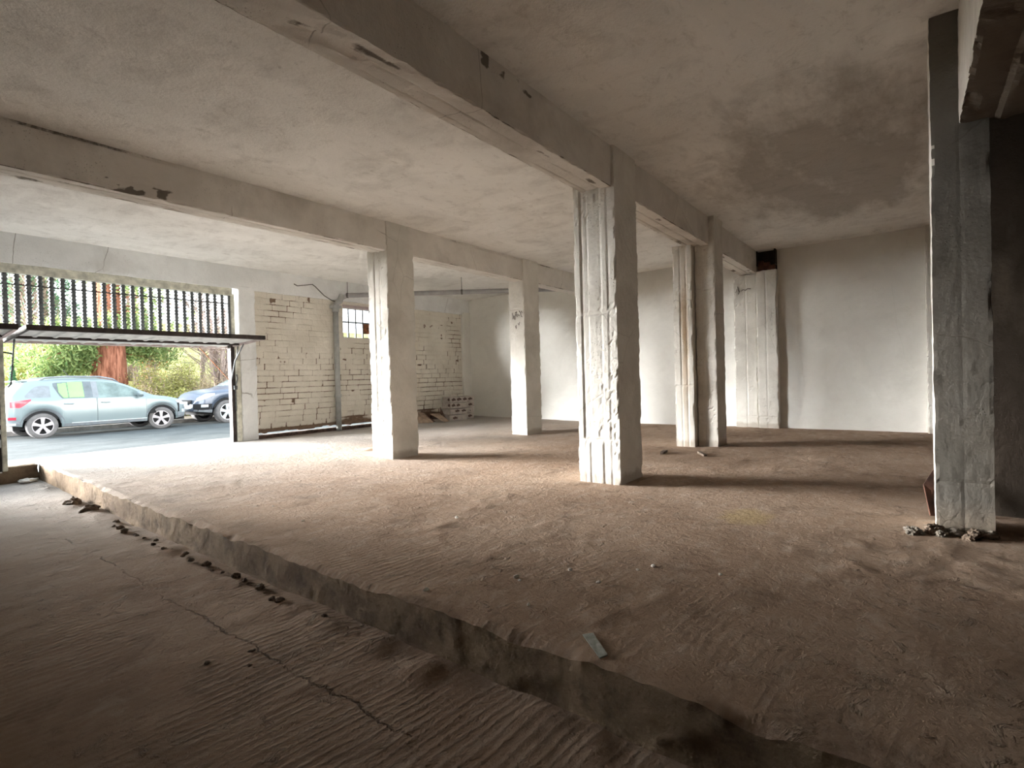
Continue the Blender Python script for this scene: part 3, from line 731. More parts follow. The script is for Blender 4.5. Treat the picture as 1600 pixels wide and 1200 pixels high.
# bits on the floor
def stick(x, y, z, l, a, label, w=.05):
    o = rough_box('wood_offcut', (-l / 2, -w / 2, 0), (l / 2, w / 2, .03), .02, .004, .006, M['wood'], seed=int(l * 99)); o.location = (x, y, z); o.rotation_euler = (0, 0, a)
    return tag(o, label, 'wood scrap')
stick(7.20, 2.76, .0, .26, .15, 'short dark wood offcut left of the paired columns')
stick(7.24, 2.25, .0, .30, .55, 'dark wood offcut lying in front of the paired columns')

gs = sheet('glass_shard', [(1.99, 1.135, .008), (2.02, 1.10, .012), (1.885, .965, .016), (1.855, .985, .010)], .006, M['glass_shard'], 'pale greenish strip of broken glass near the step edge', 'glass shard')

def rock(name, x, y, z, r, mat, label, cat, group=None, seed=0, sq=.65):
    bm = bmesh.new(); bmesh.ops.create_icosphere(bm, subdivisions=3, radius=1)
    V = np.array([v.co[:] for v in bm.verts]); k = 1 + .6 * fbm(V * 1.3 + seed * 7.1, 3, seed) + .5 * fbm(V * 3.3 + seed, 3, seed + 1)
    k = np.round(k * 7) / 7 * .5 + k * .5
    V = V * k[:, None] * np.array([r, r * .8, r * sq]); V[:, 2] = np.maximum(V[:, 2], -r * .3)
    for v, c in zip(bm.verts, V): v.co = c
    me = bpy.data.meshes.new(name); bm.to_mesh(me); bm.free()
    o = link(name, me, mat, loc=(x, y, z + r * .25)); o.rotation_euler = (0, 0, seed * 1.3)
    return tag(o, label, cat, group)
rock('earth_clod', 1.93, 7.52, ZL + .02, .095, M['clod'], 'large dark earth clod against the far part of the step', 'clod', seed=1)
rock('earth_clod', 1.93, 6.98, ZL + .015, .085, M['clod'], 'second dark earth clod at the step foot, nearer than the largest', 'clod', seed=2)
rq = np.random.default_rng(77)
for i in range(26):
    y = 2.6 + 3.7 * (i + rq.uniform(-.4, .4)) / 26; r_ = rq.uniform(.012, .036)
    rock('earth_clod', float(xs(y)) - .075 - r_ * .6 - rq.uniform(0, .07), y, ZL + .010, r_, M['clod'], 'small earth lump among the crumbs along the step foot', 'clod', 'earth lumps along the step foot', seed=100 + i)
for i, (x, y, z, r_) in enumerate([(1.172, 2.694, ZL, .018), (1.352, 2.624, ZL, .017), (1.276, 2.503, ZL, .012)]):
    rock('pebble', x, y, z, r_, M['clod'], ['pebble lying alone on the lower floor', 'larger pebble near the step on the lower floor', 'smallest pebble beside the larger one near the step'][i], 'pebble', seed=30 + i)
for i, (x, y) in enumerate([(2.35, 1.72), (2.38, 1.76), (2.63, 1.57), (2.83, 1.25), (2.93, 1.20), (2.55, 1.35), (2.12, 1.50), (3.15, 2.9), (2.45, 3.9), (2.60, 4.6), (1.15, 1.45), (.55, 2.2), (3.0, .85), (1.98, 2.05)]):
    z = ZL + .004 if x < 1.7 else .002
    rock('plaster_chip', x, y, z, .009 + .006 * ((i * 5) % 3) / 2, M['chip'], 'tiny white plaster chip scattered on the dusty floor', 'plaster chip', 'white plaster chips on the floor', seed=40 + i)
# crumbled heap at the right-hand column's foot
rb = [(4.50, -.10, .06), (4.43, .0, .045), (4.50, -.20, .05), (4.49, -.30, .055), (4.52, -.38, .05), (4.44, -.14, .04), (4.42, -.27, .035), (4.40, .02, .035), (4.50, .04, .03)]
for i, (x, y, r_) in enumerate(rb):
    rock('plaster_lump', x, y, .0, r_, M['rubble'] if i % 3 else M['clod'], 'crumbled plaster lump heaped at the foot of the right-hand column', 'rubble', 'plaster lumps at the column foot', seed=60 + i)
sheet('leaning_board', [(5.00, -.085, .0), (5.06, -.25, .0), (5.26, -.25, .36), (5.22, -.13, .34), (5.14, -.05, .20)], .018, M['rustboard'], 'red-brown board leaning behind the right-hand column', 'board')
rock('white_rag', 1.98, 9.62, ZL + .06, .11, M['chip'], 'white lump of rag or foam at the far corner of the step', 'rag', seed=90, sq=.3)
# ------------------------------------------------------------------ street
def ground(name, x0, x1, y0, y1, z0, z1, mat, label, cat, n=40, amp=.0, zfun=None):
    X, Y = np.meshgrid(np.linspace(x0, x1, n), np.linspace(y0, y1, n))
    Z = z0 + (z1 - z0) * (Y - y0) / (y1 - y0)
    if zfun is not None: Z = zfun(X, Y)
    if amp: Z = Z + amp * fbm(np.stack([X.ravel() * .3, Y.ravel() * .3, 0 * X.ravel()], 1), 3, 5).reshape(X.shape)
    return tag(grid_mesh(name, X, Y, Z, mat), label, cat, kind='structure')
M['asphalt'] = simple('worn_asphalt', (.085, .094, .096), .95, spec=.03, var=.12, scale=1.5, bump=.01)
M['apron'] = simple('pale_concrete_apron', (.19, .195, .195), .95, spec=.03, var=.12, scale=3, bump=.006)
M['kerb'] = simple('kerb_stone', (.30, .28, .26), .9, var=.2, scale=4, bump=.006)
M['verge'] = simple('leafy_verge', (.30, .24, .17), .95, var=.35, scale=3, bump=.03)
M['grass'] = simple('park_grass', (.26, .34, .07), .95, var=.3, scale=2.2, bump=.05)
M['meadow'] = simple('dry_meadow', (.40, .38, .12), .95, var=.35, scale=.8, bump=.1)
ground('pavement', -12, 22, 9.8, 11.35, .068, .0, M['apron'], 'pale concrete apron in front of the garage openings', 'pavement', 30)
ground('road', -40, 60, 11.3, 18.55, -.02, -.085, M['asphalt'], 'pale worn asphalt street outside the garage', 'road', 30)
r = rough_box('kerb', (-30, 18.5, -.2), (40, 18.65, .04), .3, .006, .01, M['kerb'], seed=71); tag(r, 'low stone kerb behind the parked cars', 'kerb', kind='structure')
ground('verge', -40, 60, 18.62, 20.3, .03, .06, M['verge'], 'brown leaf-strewn verge beyond the kerb', 'verge', 60, .04)
def hillz(X, Y):
    t = np.clip((Y - 21) / 26, 0, 1); s = np.clip((X + 3) / 9, 0, 1); s = s * s * (3 - 2 * s)
    return .05 + (t ** 1.15) * 6.0 * s
ground('lawn', -40, 70, 20.25, 24.0, .05, .3, M['grass'], 'bright green lawn behind the verge', 'lawn', 60, .05, lambda X, Y: hillz(X, Y))
ground('hill', -40, 90, 23.9, 62, .05, 9, M['meadow'], 'yellow-green grassy slope behind the trees', 'hill', 90, .3, lambda X, Y: hillz(X, Y))

# ------------------------------------------------------------------ plants
M['bark'] = None
def bark_mat(name, a, b, sc=3.):
    n = NT(name); p = n.obj()
    f = n.noise(n.vec(p, (sc, sc, sc * .14)), 4, 6, .65, .4)
    col = n.mix(n.ramp(f, (.35, 0.), (.65, 1.)), a, b)
    return n.fin(col, .95, n.bump(f, .06), .1)
M['bark'] = bark_mat('red_fibrous_bark', (.14, .05, .03), (.46, .20, .13))
M['greybark'] = bark_mat('grey_brown_bark', (.16, .12, .10), (.36, .29, .24))
M['pinkbark'] = bark_mat('pale_twig_bark', (.30, .22, .19), (.50, .40, .35))
def leaf_mat(name, a, b, tr=.35):
    n = NT(name)
    r = n.node('ShaderNodeNewGeometry').outputs['Random Per Island']
    col = n.mix(r, a, b)
    n.fin(col, .6, None, .25)
    tl = n.node('ShaderNodeBsdfTranslucent', {0: col})
    mx = n.node('ShaderNodeMixShader', {0: tr}); n.t.links.new(n.b.outputs[0], mx.inputs[1]); n.t.links.new(tl.outputs[0], mx.inputs[2])
    n.t.links.new(mx.outputs[0], n.out.inputs[0]); return n.m
M['needles'] = leaf_mat('dark_green_needles', (.12, .20, .07), (.30, .36, .14))
M['needles2'] = leaf_mat('blue_green_needles', (.08, .20, .12), (.16, .32, .17))
M['olive'] = leaf_mat('olive_shrub_leaves', (.30, .31, .09), (.50, .46, .20))
M['tan'] = leaf_mat('tan_dry_leaves', (.42, .33, .20), (.56, .46, .30))
M['redleaf'] = leaf_mat('orange_red_leaves', (.50, .16, .07), (.60, .27, .12))
M['lime'] = leaf_mat('yellow_green_leaves', (.36, .38, .10), (.52, .50, .20))

def quads(C, size, rg, asp=2.4, down=0.):
    """a small folded leaf quad at every centre"""
    n = len(C); d = rg.normal(size=(n, 3)); d[:, 2] -= down; d /= np.linalg.norm(d, axis=1)[:, None]
    e = rg.normal(size=(n, 3)); e -= d * (e * d).sum(1)[:, None]; e /= np.linalg.norm(e, axis=1)[:, None]
    s = size * rg.uniform(.6, 1.4, n)[:, None]
    a = d * s * asp / 2; b = e * s / 2
    V = np.stack([C - a, C + b, C + a, C - b], 1).reshape(-1, 3)
    F = np.arange(4 * n).reshape(-1, 4)
    return V, F
def foliage(name, C, size, mat, parent, seed, asp=2.4, down=0., split=None):
    V, F = quads(np.asarray(C), size, np.random.default_rng(seed), asp, down)
    return pyd(name, V, F, mat, parent)

def trunk_mesh(mb, h, r0, r1, lean=(0, 0), n=12, flare=1.5, segs=14):
    P = [(lean[0] * t + .05 * math.sin(t * 5 * (h > 3)), lean[1] * t, h * t - .15) for t in [i / segs for i in range(segs + 1)]]
    R = [r0 * (1 + (flare - 1) * math.exp(-i / segs * h / .7)) * (1 - i / segs) + r1 * i / segs for i in range(segs + 1)]
    mb.tube(P, R, n)

# the red-barked conifer behind the grey-blue car
def conifer(label, x, y, h, r, boughs, leafmat, barkmat, seed, z0=.1, flare=1.5):
    t = thing('conifer_tree', label, 'tree', (x, y, z0), 0, None)
    mb = MB(); trunk_mesh(mb, h, r, r * .25, (0, 0), 20, flare, 18)
    # bark ridges
    o = mb.build('trunk', barkmat, t, True)
    rg = np.random.default_rng(seed); Cs = []; bm_ = MB()
    for (az, z, ln, dens) in boughs:
        dx, dy = math.cos(az), math.sin(az); pts = []
        for k in range(9):
            u = k / 8; pts.append((dx * (r * .8 + ln * u), dy * (r * .8 + ln * u), z + .12 * ln * u - .34 * ln * u * u))
        bm_.tube(pts, [.035 * (1 - .8 * k / 8) for k in range(9)], 5)
        P = np.array(pts)
        for q in range(int(dens)):
            u = rg.uniform(.15, 1) * 7.99; i = int(u); p = P[i] + (P[i + 1] - P[i]) * (u - i)
            m = 26
            c = p + rg.normal(size=3) * np.array([.16, .16, .08]) * (.4 + ln * .28)
            Cs.append(c + rg.normal(size=(m, 3)) * np.array([.10, .10, .13]) + np.array([0, 0, -.10]))
    bm_.build('branches', barkmat, t)
    foliage('foliage', np.concatenate(Cs), .045, leafmat, t, seed + 1, 3.2, .6)
    return t
rg = np.random.default_rng(5)
bo = []
for k in range(15): bo.append((rg.uniform(2.6, 3.9), rg.uniform(1.75, 3.1), rg.uniform(1.0, 2.6), 30))
for k in range(12): bo.append((rg.uniform(-.5, .8), rg.uniform(2.0, 3.2), rg.uniform(.8, 1.9), 20))
for k in range(3): bo.append((rg.uniform(-2.4, -.9), rg.uniform(3.0, 3.4), rg.uniform(.4, .7), 8))
for k in range(46): bo.append((rg.uniform(0, 6.28), rg.uniform(3.4, 10), rg.uniform(.8, 2.2), 9))
conifer('big red-barked conifer with drooping green boughs directly behind the hatchback', 6.72, 22.0, 14, .54, bo, M['needles'], M['bark'], 3, flare=1.35)
bo = [(rg.uniform(0, 6.28), rg.uniform(.8, 7), rg.uniform(.7, 2.0), 12) for k in range(70)]
conifer('darker blue-green conifer further back, left of the red trunk', 6.6, 29.0, 9, .22, bo, M['needles2'], M['greybark'], 8, z0=1.2)

def shrub(label, x, y, h, w, d, mat, seed, n=3400, size=.035, z0=.05, stems=26, kind='shrub', dens=1.):
    t = thing(kind, label, 'shrub', (x, y, z0), 0, None)
    rg = np.random.default_rng(seed); mb = MB(); Cs = []
    per = int(n / stems)
    for k in range(stems):
        a = rg.uniform(0, 6.28); rr = rg.uniform(0, 1) ** .6
        tip = np.array([math.cos(a) * rr * w / 2, math.sin(a) * rr * d / 2, h * (1 - .45 * rr * rr) * rg.uniform(.75, 1.05)])
        b = tip * np.array([.25, .25, 0]); m_ = (b + tip) / 2 + rg.normal(size=3) * .06 * h
        pts = [b, m_, tip]; mb.tube(pts, [.014, .010, .004], 4)
        for q in range(5):
            u = rg.uniform(.3, .95); p = b + (tip - b) * u; e = p + rg.normal(size=3) * np.array([.14, .14, .12]) * h * .6; e[2] = max(e[2], .05)
            mb.tube([p, (p + e) / 2 + rg.normal(size=3) * .02, e], [.007, .005, .003], 3)
            Cs.append(e + rg.normal(size=(per // 6, 3)) * .09 * h * .8)
        u = rg.uniform(.12, 1, per)[:, None]
        Cs.append(b + (tip - b) * u + rg.normal(size=(per, 3)) * .07 * h)
    C = np.concatenate(Cs); C[:, 2] = np.abs(C[:, 2])
    mb.build('twigs', M['pinkbark'], t)
    foliage('leaves', C, size, mat, t, seed + 3, 1.8)
    return t
shrub('olive-green shrub just right of the red trunk', 7.62, 20.9, 1.9, 1.5, 1.2, M['olive'], 21, 3000)
shrub('tall dense olive shrub behind the nose of the hatchback', 8.55, 20.9, 2.15, 1.6, 1.3, M['olive'], 22, 3600)
shrub('tan half-bare shrub between the two cars', 9.05, 20.2, 1.45, 1.3, 1.0, M['tan'], 23, 2400)
shrub('yellow-green low shrub in front of the tan one', 8.15, 20.1, .95, 1.2, .9, M['lime'], 24, 1800)
shrub('tan twiggy shrub at the foot of the red trunk', 7.35, 20.6, 1.25, .9, .8, M['tan'], 25, 1300)
shrub('small orange-leaved shrub showing above the olive ones', 8.15, 22.3, 2.35, .55, .5, M['redleaf'], 26, 500)
shrub('tan shrub behind the dark car', 10.4, 20.4, 1.7, 1.6, 1.2, M['tan'], 27, 2600)
shrub('yellow-green bushy mass on the slope behind the rear of the hatchback', 5.6, 25.5, 2.4, 3.2, 2.0, M['lime'], 28, 4200, .05, .6)
shrub('pale green bush on the slope at the left edge of the opening', 4.4, 27, 2.6, 2.4, 2.0, M['lime'], 29, 3200, .05, .9)
shrub('olive bush beyond the barred window', 13.2, 19.6, 2.9, 2.2, 1.5, M['olive'], 30, 3200)

def column_tree(label, x, y, h, w, seed, z0):
    t = thing('cypress_sapling', label, 'tree', (x, y, z0)); rg = np.random.default_rng(seed)
    mb = MB(); mb.tube([(0, 0, -.1), (0, 0, h * .9)], [.025, .008], 6); mb.build('stem', M['greybark'], t)
    z = rg.uniform(.06, 1, 2600); a = rg.uniform(0, 6.28, 2600); r_ = w / 2 * np.sin(np.clip(z, .02, 1) ** .6 * PI * .96) ** .6 * rg.uniform(.6, 1, 2600) * (1.05 - z * .75)
    foliage('foliage', np.stack([np.cos(a) * r_, np.sin(a) * r_, z * h], 1), .03, M['needles2'], t, seed, 2.6)
column_tree('slim clipped cypress at the left edge of the lawn', 4.20, 21.6, 1.85, .42, 41, .08)

def bare_tree(label, x, y, h, seed, mat, spread=.9, nb=40, z0=.05, r=.1, multi=1):
    t = thing('bare_tree', label, 'tree', (x, y, z0)); rg = np.random.default_rng(seed); tr_ = MB(); mb = MB()
    for s_ in range(multi):
        a0 = rg.uniform(0, 6.28); ln = spread * .35 * (multi > 1)
        P = [np.array([math.cos(a0) * ln * u, math.sin(a0) * ln * u, h * .85 * u - .1]) + rg.normal(size=3) * .03 * (u > 0) for u in np.linspace(0, 1, 7)]
        tr_.tube(P, [r * (1 - .85 * u) for u in np.linspace(0, 1, 7)], 8)
        for k in range(nb // multi):
            u = rg.uniform(.15, .98); i = min(5, int(u * 6)); p = P[i] + (P[i + 1] - P[i]) * (u * 6 - i)
            a = rg.uniform(0, 6.28); l = spread * rg.uniform(.5, 1.1) * (1.1 - u * .6)
            e = p + np.array([math.cos(a) * l * .7, math.sin(a) * l * .7, l * rg.uniform(.5, 1.0)])
            m_ = (p + e) / 2 + rg.normal(size=3) * .06 * l
            mb.tube([p, m_, e], [r * .22, r * .14, r * .05], 4)
            for q in range(7):
                v = rg.uniform(.3, 1); b = p + (e - p) * v; f_ = b + (e - p) * .35 * rg.uniform(.4, 1) + rg.normal(size=3) * .2 * l
                mb.tube([b, (b + f_) / 2, f_], [r * .07, r * .05, r * .025], 3)
    tr_.build('trunk', mat, t, True); mb.build('branches', mat, t)
    return t
bare_tree('pale many-stemmed bare tree above the dark car', 10.25, 21.6, 4.6, 51, M['pinkbark'], 1.5, 170, .05, .09, 10)
bare_tree('bare grey tree on the slope seen through the left of the grille', 5.9, 27.5, 7.5, 52, M['greybark'], 2.0, 110, 1.0, .13)
bare_tree('bare tree on the slope right of the red trunk', 9.4, 28, 7.5, 53, M['greybark'], 2.0, 130, 1.2, .12)
bare_tree('slender bare tree left of the red trunk', 6.9, 30, 8.5, 54, M['greybark'], 1.8, 110, 1.6, .12)
bare_tree('bare tree above the shrubs in the middle of the grille', 8.6, 25, 7.2, 55, M['pinkbark'], 1.6, 150, .6, .10)
bare_tree('bare tree beyond the right end of the grille', 12.0, 27, 8.0, 56, M['greybark'], 2.0, 130, 1.0, .13)
bare_tree('bare tree beyond the barred window', 15.0, 22.0, 7.0, 57, M['greybark'], 2.0, 120, .05, .13)

# ------------------------------------------------------------------ cars
def paint(name, c, rough=.28):
    n = NT(name); return n.fin(c, rough, None, .5, .25, **{'Coat Weight': .25, 'Coat Roughness': .06})
M['carblue'] = paint('blue_grey_car_paint', (.20, .25, .265))
M['cardark'] = paint('dark_blue_grey_car_paint', (.10, .125, .17))
M['carwhite'] = paint('silver_car_paint', (.55, .60, .62))
M['carglass'] = simple('car_glass', (.15, .20, .195), .1, spec=.35, var=.25, scale=3)
M['carglassdk'] = simple('dark_car_glass', (.10, .12, .13), .06, spec=.8, var=.2, scale=3)
M['rubber'] = simple('tyre_rubber', (.13, .125, .125), .8, var=.1)
M['well'] = simple('black_wheel_arch', (.015, .015, .016), .9)
M['alloy'] = simple('grey_alloy', (.40, .38, .40), .4, .3, var=.08)
M['redlens'] = simple('red_lamp_lens', (.62, .03, .06), .15, spec=.7, var=.2, scale=6)
M['clearlens'] = simple('clear_lamp_lens', (.62, .66, .68), .1, spec=.8, var=.2, scale=9)
M['clad'] = simple('grey_plastic_cladding', (.19, .21, .23), .7, spec=.2, var=.08)
M['cladlt'] = simple('light_silver_trim', (.60, .64, .66), .45, .2, var=.08)
M['greencard'] = simple('bright_green_card', (.22, .78, .16), .7, var=.05, scale=3)
M['plate'] = simple('white_number_plate', (.75, .77, .78), .5, var=.05)
M['seam'] = simple('dark_panel_gap', (.10, .12, .13), .8)

class Body:
    def __init__(s, top, plan, bottom, belt, wheels, ra, wr_k=.42):
        s.top, s.plan, s.bottom, s.belt, s.wheels, s.ra, s.k = top, plan, bottom, belt, wheels, ra, wr_k
        s.x0, s.x1 = top[0][0], top[-1][0]
    def L(s, tab, x): return float(np.interp(x, [a for a, _ in tab], [b for _, b in tab]))
    def zb(s, x):
        z = s.L(s.bottom, x)
        for (xa, za) in s.wheels:
            d = s.ra ** 2 - (x - xa) ** 2
            if d > 0: z = max(z, za + math.sqrt(d))
        return z
    def sec(s, x):
        zt = s.L(s.top, x); w = s.L(s.plan, x); zb = s.zb(x)
        zs = min(s.L(s.belt, x), zt - .05); zb = min(zb, zs - .06)
        h = zs - zb; gh = max(0., zt - zs - .05)
        P = [(w * .93, zb), (w * .975, zb + .12 * h), (w * .995, zb + .38 * h), (w, zb + .62 * h), (w * .985, zb + .86 * h), (w * .965, zs)]
        yr = w * .965 - s.k * gh - .02
        for t in (.25, .5, .75, 1.): P.append((w * .965 - .012 - (s.k * gh + .008) * (t ** 1.15), zs + gh * t))
        y1 = P[-1][0]; z1 = zs + gh
        for t in (.08, .2, .45, .75, 1.): P.append((y1 * (1 - t), z1 + (zt - z1) * (1 - (1 - t) ** 2.2)))
        return P
    def y(s, x, z):
        P = s.sec(x)[:10]
        zs = [p[1] for p in P]; ys = [p[0] for p in P]
        return float(np.interp(z, zs, ys))
    def topz(s, x, y):
        P = s.sec(x)[9:]
        return float(np.interp(-abs(y), [-p[0] for p in P], [p[1] for p in P]))
    def mesh(s, name, mat, parent):
        st = sorted(set([round(v, 4) for v in list(np.linspace(s.x0, s.x1, 130)) + [a for a, _ in s.top]
              + [xa + sg * s.ra * c for xa, _ in s.wheels for sg in (-1, 1) for c in (1.001, .999, .98, .95)]]))
        st = [v for v in st if s.x0 <= v <= s.x1]
        V = []; m = 15
        for x in st:
            P = s.sec(x); full = [(-a, b) for a, b in P] + [(a, b) for a, b in reversed(P[:-1])]
            V += [(x, a, b) for a, b in full]
        k = 2 * m - 1; F = []
        for i in range(len(st) - 1):
            for j in range(k - 1): F.append((i * k + j, (i + 1) * k + j, (i + 1) * k + j + 1, i * k + j + 1))
        F.append(tuple(range(k))); F.append(tuple((len(st) - 1) * k + j for j in reversed(range(k))))
        return pyd(name, V, F, mat, parent, True)
    def patch(s, name, xa, xb, lo, hi, off, mat, parent, sides=(-1, 1), nx=16, nz=6):
        """side panel between two curves lo(x) and hi(x)"""
        out = []
        for sg in sides:
            V = []; F = []
            for i in range(nx + 1):
                x = xa + (xb - xa) * i / nx; a, b = lo(x), hi(x)
                for j in range(nz + 1):
                    z = a + (b - a) * j / nz; V.append((x, sg * (s.y(x, z) + off), z))
            for i in range(nx):
                for j in range(nz):
                    q = (i * (nz + 1) + j, (i + 1) * (nz + 1) + j, (i + 1) * (nz + 1) + j + 1, i * (nz + 1) + j + 1)
                    F.append(q if sg < 0 else q[::-1])
            out.append(pyd(name, V, F, mat, parent, True))
        return out
    def screen(s, name, xa, xb, yw, off, mat, parent, nx=10, ny=10):
        V = []; F = []
        for i in range(nx + 1):
            x = xa + (xb - xa) * i / nx
            P = s.sec(x); ym = min(yw, P[9][0] - .02)
            for j in range(ny + 1):
                y = -ym + 2 * ym * j / ny; V.append((x, y, s.topz(x, y) + off))
        for i in range(nx):
            for j in range(ny): F.append((i * (ny + 1) + j, (i + 1) * (ny + 1) + j, (i + 1) * (ny + 1) + j + 1, i * (ny + 1) + j + 1))
        return pyd(name, V, F, mat, parent, True)
    def arch(s, name, xa, za, r0, r1, a0, a1, off, mat, parent, n=28, sides=(-1, 1)):
        for sg in sides:
            V = []; F = []
            for i in range(n + 1):
                a = a0 + (a1 - a0) * i / n
                for r_ in (r0, r1):
                    x, z = xa + r_ * math.cos(a), za + r_ * math.sin(a); V.append((x, sg * (s.y(x, max(z, s.zb(x))) + off), z))
                x, z = xa + r0 * math.cos(a), za + r0 * math.sin(a); V.append((x, sg * (s.y(x, max(z, s.zb(x))) - .06), z))
            for i in range(n):
                b, c = i * 3, i * 3 + 3
                for q in ((b, c, c + 1, b + 1), (b + 2, c + 2, c, b)): F.append(q if sg > 0 else q[::-1])
            pyd(name, V, F, mat, parent, True)

def wheel(car, x, y, r, steer=0., width=.20, spokes=5, rimmat=None):
    sg = -1 if y < 0 else 1
    mb = MB(); w = width / 2
    ri = r * .68
    mb.lathe([(ri, w * .80), (ri + .02, w), (r * .93, w), (r * .985, w * .80), (r, w * .55), (r, -w * .55), (r * .985, -w * .8), (r * .93, -w), (ri, -w * .9)], 40)
    t = mb.build('wheel', M['rubber'], car, True); t.location = (x, y, r); t.rotation_euler = (0, 0, steer)
    mb = MB(); mb.lathe([(0.001, sg * w * .25), (ri, sg * w * .25), (ri, sg * w * .8)], 36); mb.build('brake_disc', M['well'], t)
    rm = MB()
    rm.lathe([(ri * .93, sg * w * .80), (ri * .93, sg * w * .92), (ri * 1.01, sg * w * .92), (ri * 1.01, sg * w * .4)], 40)
    rm.lathe([(.001, sg * w * .88), (r * .13, sg * w * .88), (r * .16, sg * w * .6)], 20)
    for k in range(spokes):
        a = 2 * PI * k / spokes + .3
        c, s_ = math.cos(a), math.sin(a)
        V = []
        for (rad, hw) in ((r * .08, r * .085), (ri * .55, r * .105), (ri * .97, r * .16)):
            for u in (-1, 1):
                for d in (.86, .45):
                    dd = d if rad < ri * .5 else d * .97
                    V.append((rad * c - u * hw * s_, sg * w * dd, rad * s_ + u * hw * c))
        F = []
        for i in range(2):
            b, n_ = i * 4, i * 4 + 4
            F += [(b, n_, n_ + 2, b + 2), (b, b + 1, n_ + 1, n_), (b + 2, n_ + 2, n_ + 3, b + 3), (b + 1, b + 3, n_ + 3, n_ + 1)]
        F.append((8, 9, 11, 10))
        rm.add(V, F)
    rm.build('rim', rimmat or M['alloy'], t)
    return t

def curve(*pts):
    return lambda x: float(np.interp(x, [p[0] for p in pts], [p[1] for p in pts]))

def hatchback(name, label, loc, rz, pm, details=True, steer=0., glass=None):
    c = thing(name, label, 'car', loc, rz)
    R = .30
    top = [(-.665, .60), (-.655, .74), (-.635, .86), (-.60, .98), (-.555, 1.06), (-.50, 1.14), (-.42, 1.27), (-.34, 1.39), (-.27, 1.455), (-.12, 1.49), (.25, 1.525), (.8, 1.54), (1.25, 1.515),
           (1.5, 1.465), (1.8, 1.33), (2.1, 1.165), (2.35, 1.04), (2.5, .995), (2.8, .955), (3.05, .905), (3.22, .84), (3.34, .75), (3.40, .66), (3.42, .58)]
    plan = [(-.665, .55), (-.65, .64), (-.6, .735), (-.5, .80), (-.25, .85), (.2, .868), (1.2, .872), (2.3, .868), (2.75, .85), (3.0, .81), (3.2, .73), (3.33, .63), (3.42, .47)]
    bot = [(-.665, .36), (-.5, .33), (-.3, .30), (.3, .25), (2.3, .25), (3.0, .27), (3.42, .33)]
    belt = [(-.665, 1.0), (0, .985), (1.0, .965), (2.0, .945), (2.4, .92), (3.0, .84), (3.42, .7)]
    sq = lambda t: [(a if a < 2.7 else 2.7 + (a - 2.7) * .80, b * (.955 if len(t) > 14 else 1)) for a, b in t]
    top, plan, bot, belt = sq(top), sq(plan), sq(bot), [(a, b * .955) for a, b in sq(belt)]
    B = Body(top, plan, bot, belt, [(0, R), (2.55, R)], .36)
    B.mesh('car_body', pm, c)
    # floor pan and wheel wells
    mb = MB(); mb.box(-.5, 3.2, -.60, .60, .22, .50); mb.box(-.42, .42, -.80, .80, .45, .70); mb.box(2.17, 3.0, -.80, .80, .45, .70); mb.build('underbody', M['well'], c)
    g = glass or M['carglass']
    # side glass
    hi = curve((.0, 1.30), (.3, 1.36), (.7, 1.38), (1.2, 1.37), (1.5, 1.325), (1.8, 1.205), (2.08, 1.045))
    B.patch('rear_side_window', .24, 1.00, lambda x: max(.94, 1.24 - (x - .24) * 2.5) if x < .37 else .94, lambda x: hi(x) - .035, .006, M['carglassdk'], c)
    B.patch('front_side_window', 1.12, 2.06, lambda x: .93, lambda x: max(.935, hi(x) - .035), .006, g, c)
    B.patch('rear_quarter_panel', -.30, .17, lambda x: .975, curve((-.30, 1.03), (-.12, 1.22), (.0, 1.26), (.17, 1.245)), .004, M['clad'] if details else g, c, nx=10)
    B.screen('windscreen', 1.56, 2.36, .62, .006, M['carglassdk'], c)
    B.screen('rear_window', -.545, -.32, .60, .006, M['carglass'], c)
    B.patch('pillar_trim', 1.00, 1.12, lambda x: .935, lambda x: hi(x) - .035, .007, M['clad'], c, nx=3)
    # doors
    for xa, xb in ((.30, 1.06), (1.09, 2.16)):
        lo = curve((.30, .72), (.42, .50), (.60, .37), (.8, .335), (2.16, .335)); up = lambda x: .912
        ds = B.patch('door', xa, xb, lo, up, .005, pm, c, nx=18, nz=8)
        for d_, sg in zip(ds, (-1, 1)):
            xh = xa + .10 if xa < 1 else xa + .06
            mb = MB(); z = .805
            yh = B.y(xh + .1, z) + .022
            mb.tube([(xh, sg * (yh - .03), z), (xh + .03, sg * yh, z), (xh + .17, sg * yh, z - .004), (xh + .2, sg * (yh - .03), z - .004)], .015, 8); mb.build('door_handle', pm, d_)
    for xg in (1.075, 2.165):
        B.patch('door_gap', xg - .006, xg + .006, lambda x: .335, lambda x: .915, .003, M['seam'], c, nx=1)
    # sill, arches, bumpers
    B.patch('sill_trim', .40, 2.19, lambda x: .25, lambda x: .325, .012, M['clad'], c)
    B.patch('sill_strip', .55, 2.17, lambda x: .325, lambda x: .342, .014, M['cladlt'], c)
    for xa in (0, 2.55): B.arch('wheel_arch', xa, R, .36, .42, .12, PI - .12, .014, M['clad'] if details else pm, c)
    B.patch('rear_bumper', -.655, -.40, lambda x: B.zb(x), lambda x: .44, .010, M['clad'], c, nx=6)
    B.patch('bumper_edge', -.66, -.47, lambda x: .345, lambda x: .40, .016, M['cladlt'], c, nx=5)
    B.patch('fog_reflector', -.60, -.47, lambda x: .475, lambda x: .535, .012, M['redlens'], c, nx=4)
    B.patch('front_bumper', 2.96, 3.24, lambda x: B.zb(x), lambda x: .42, .010, M['clad'], c, nx=6)
    B.patch('fog_lamp', 3.08, 3.19, lambda x: .43, lambda x: .52, .012, M['clearlens'], c, nx=4)
    B.patch('tail_light', -.56, -.2, curve((-.56, .76), (-.40, .75), (-.33, .80), (-.2, .915)), curve((-.56, .89), (-.2, .945)), .012, M['redlens'], c, nx=10)
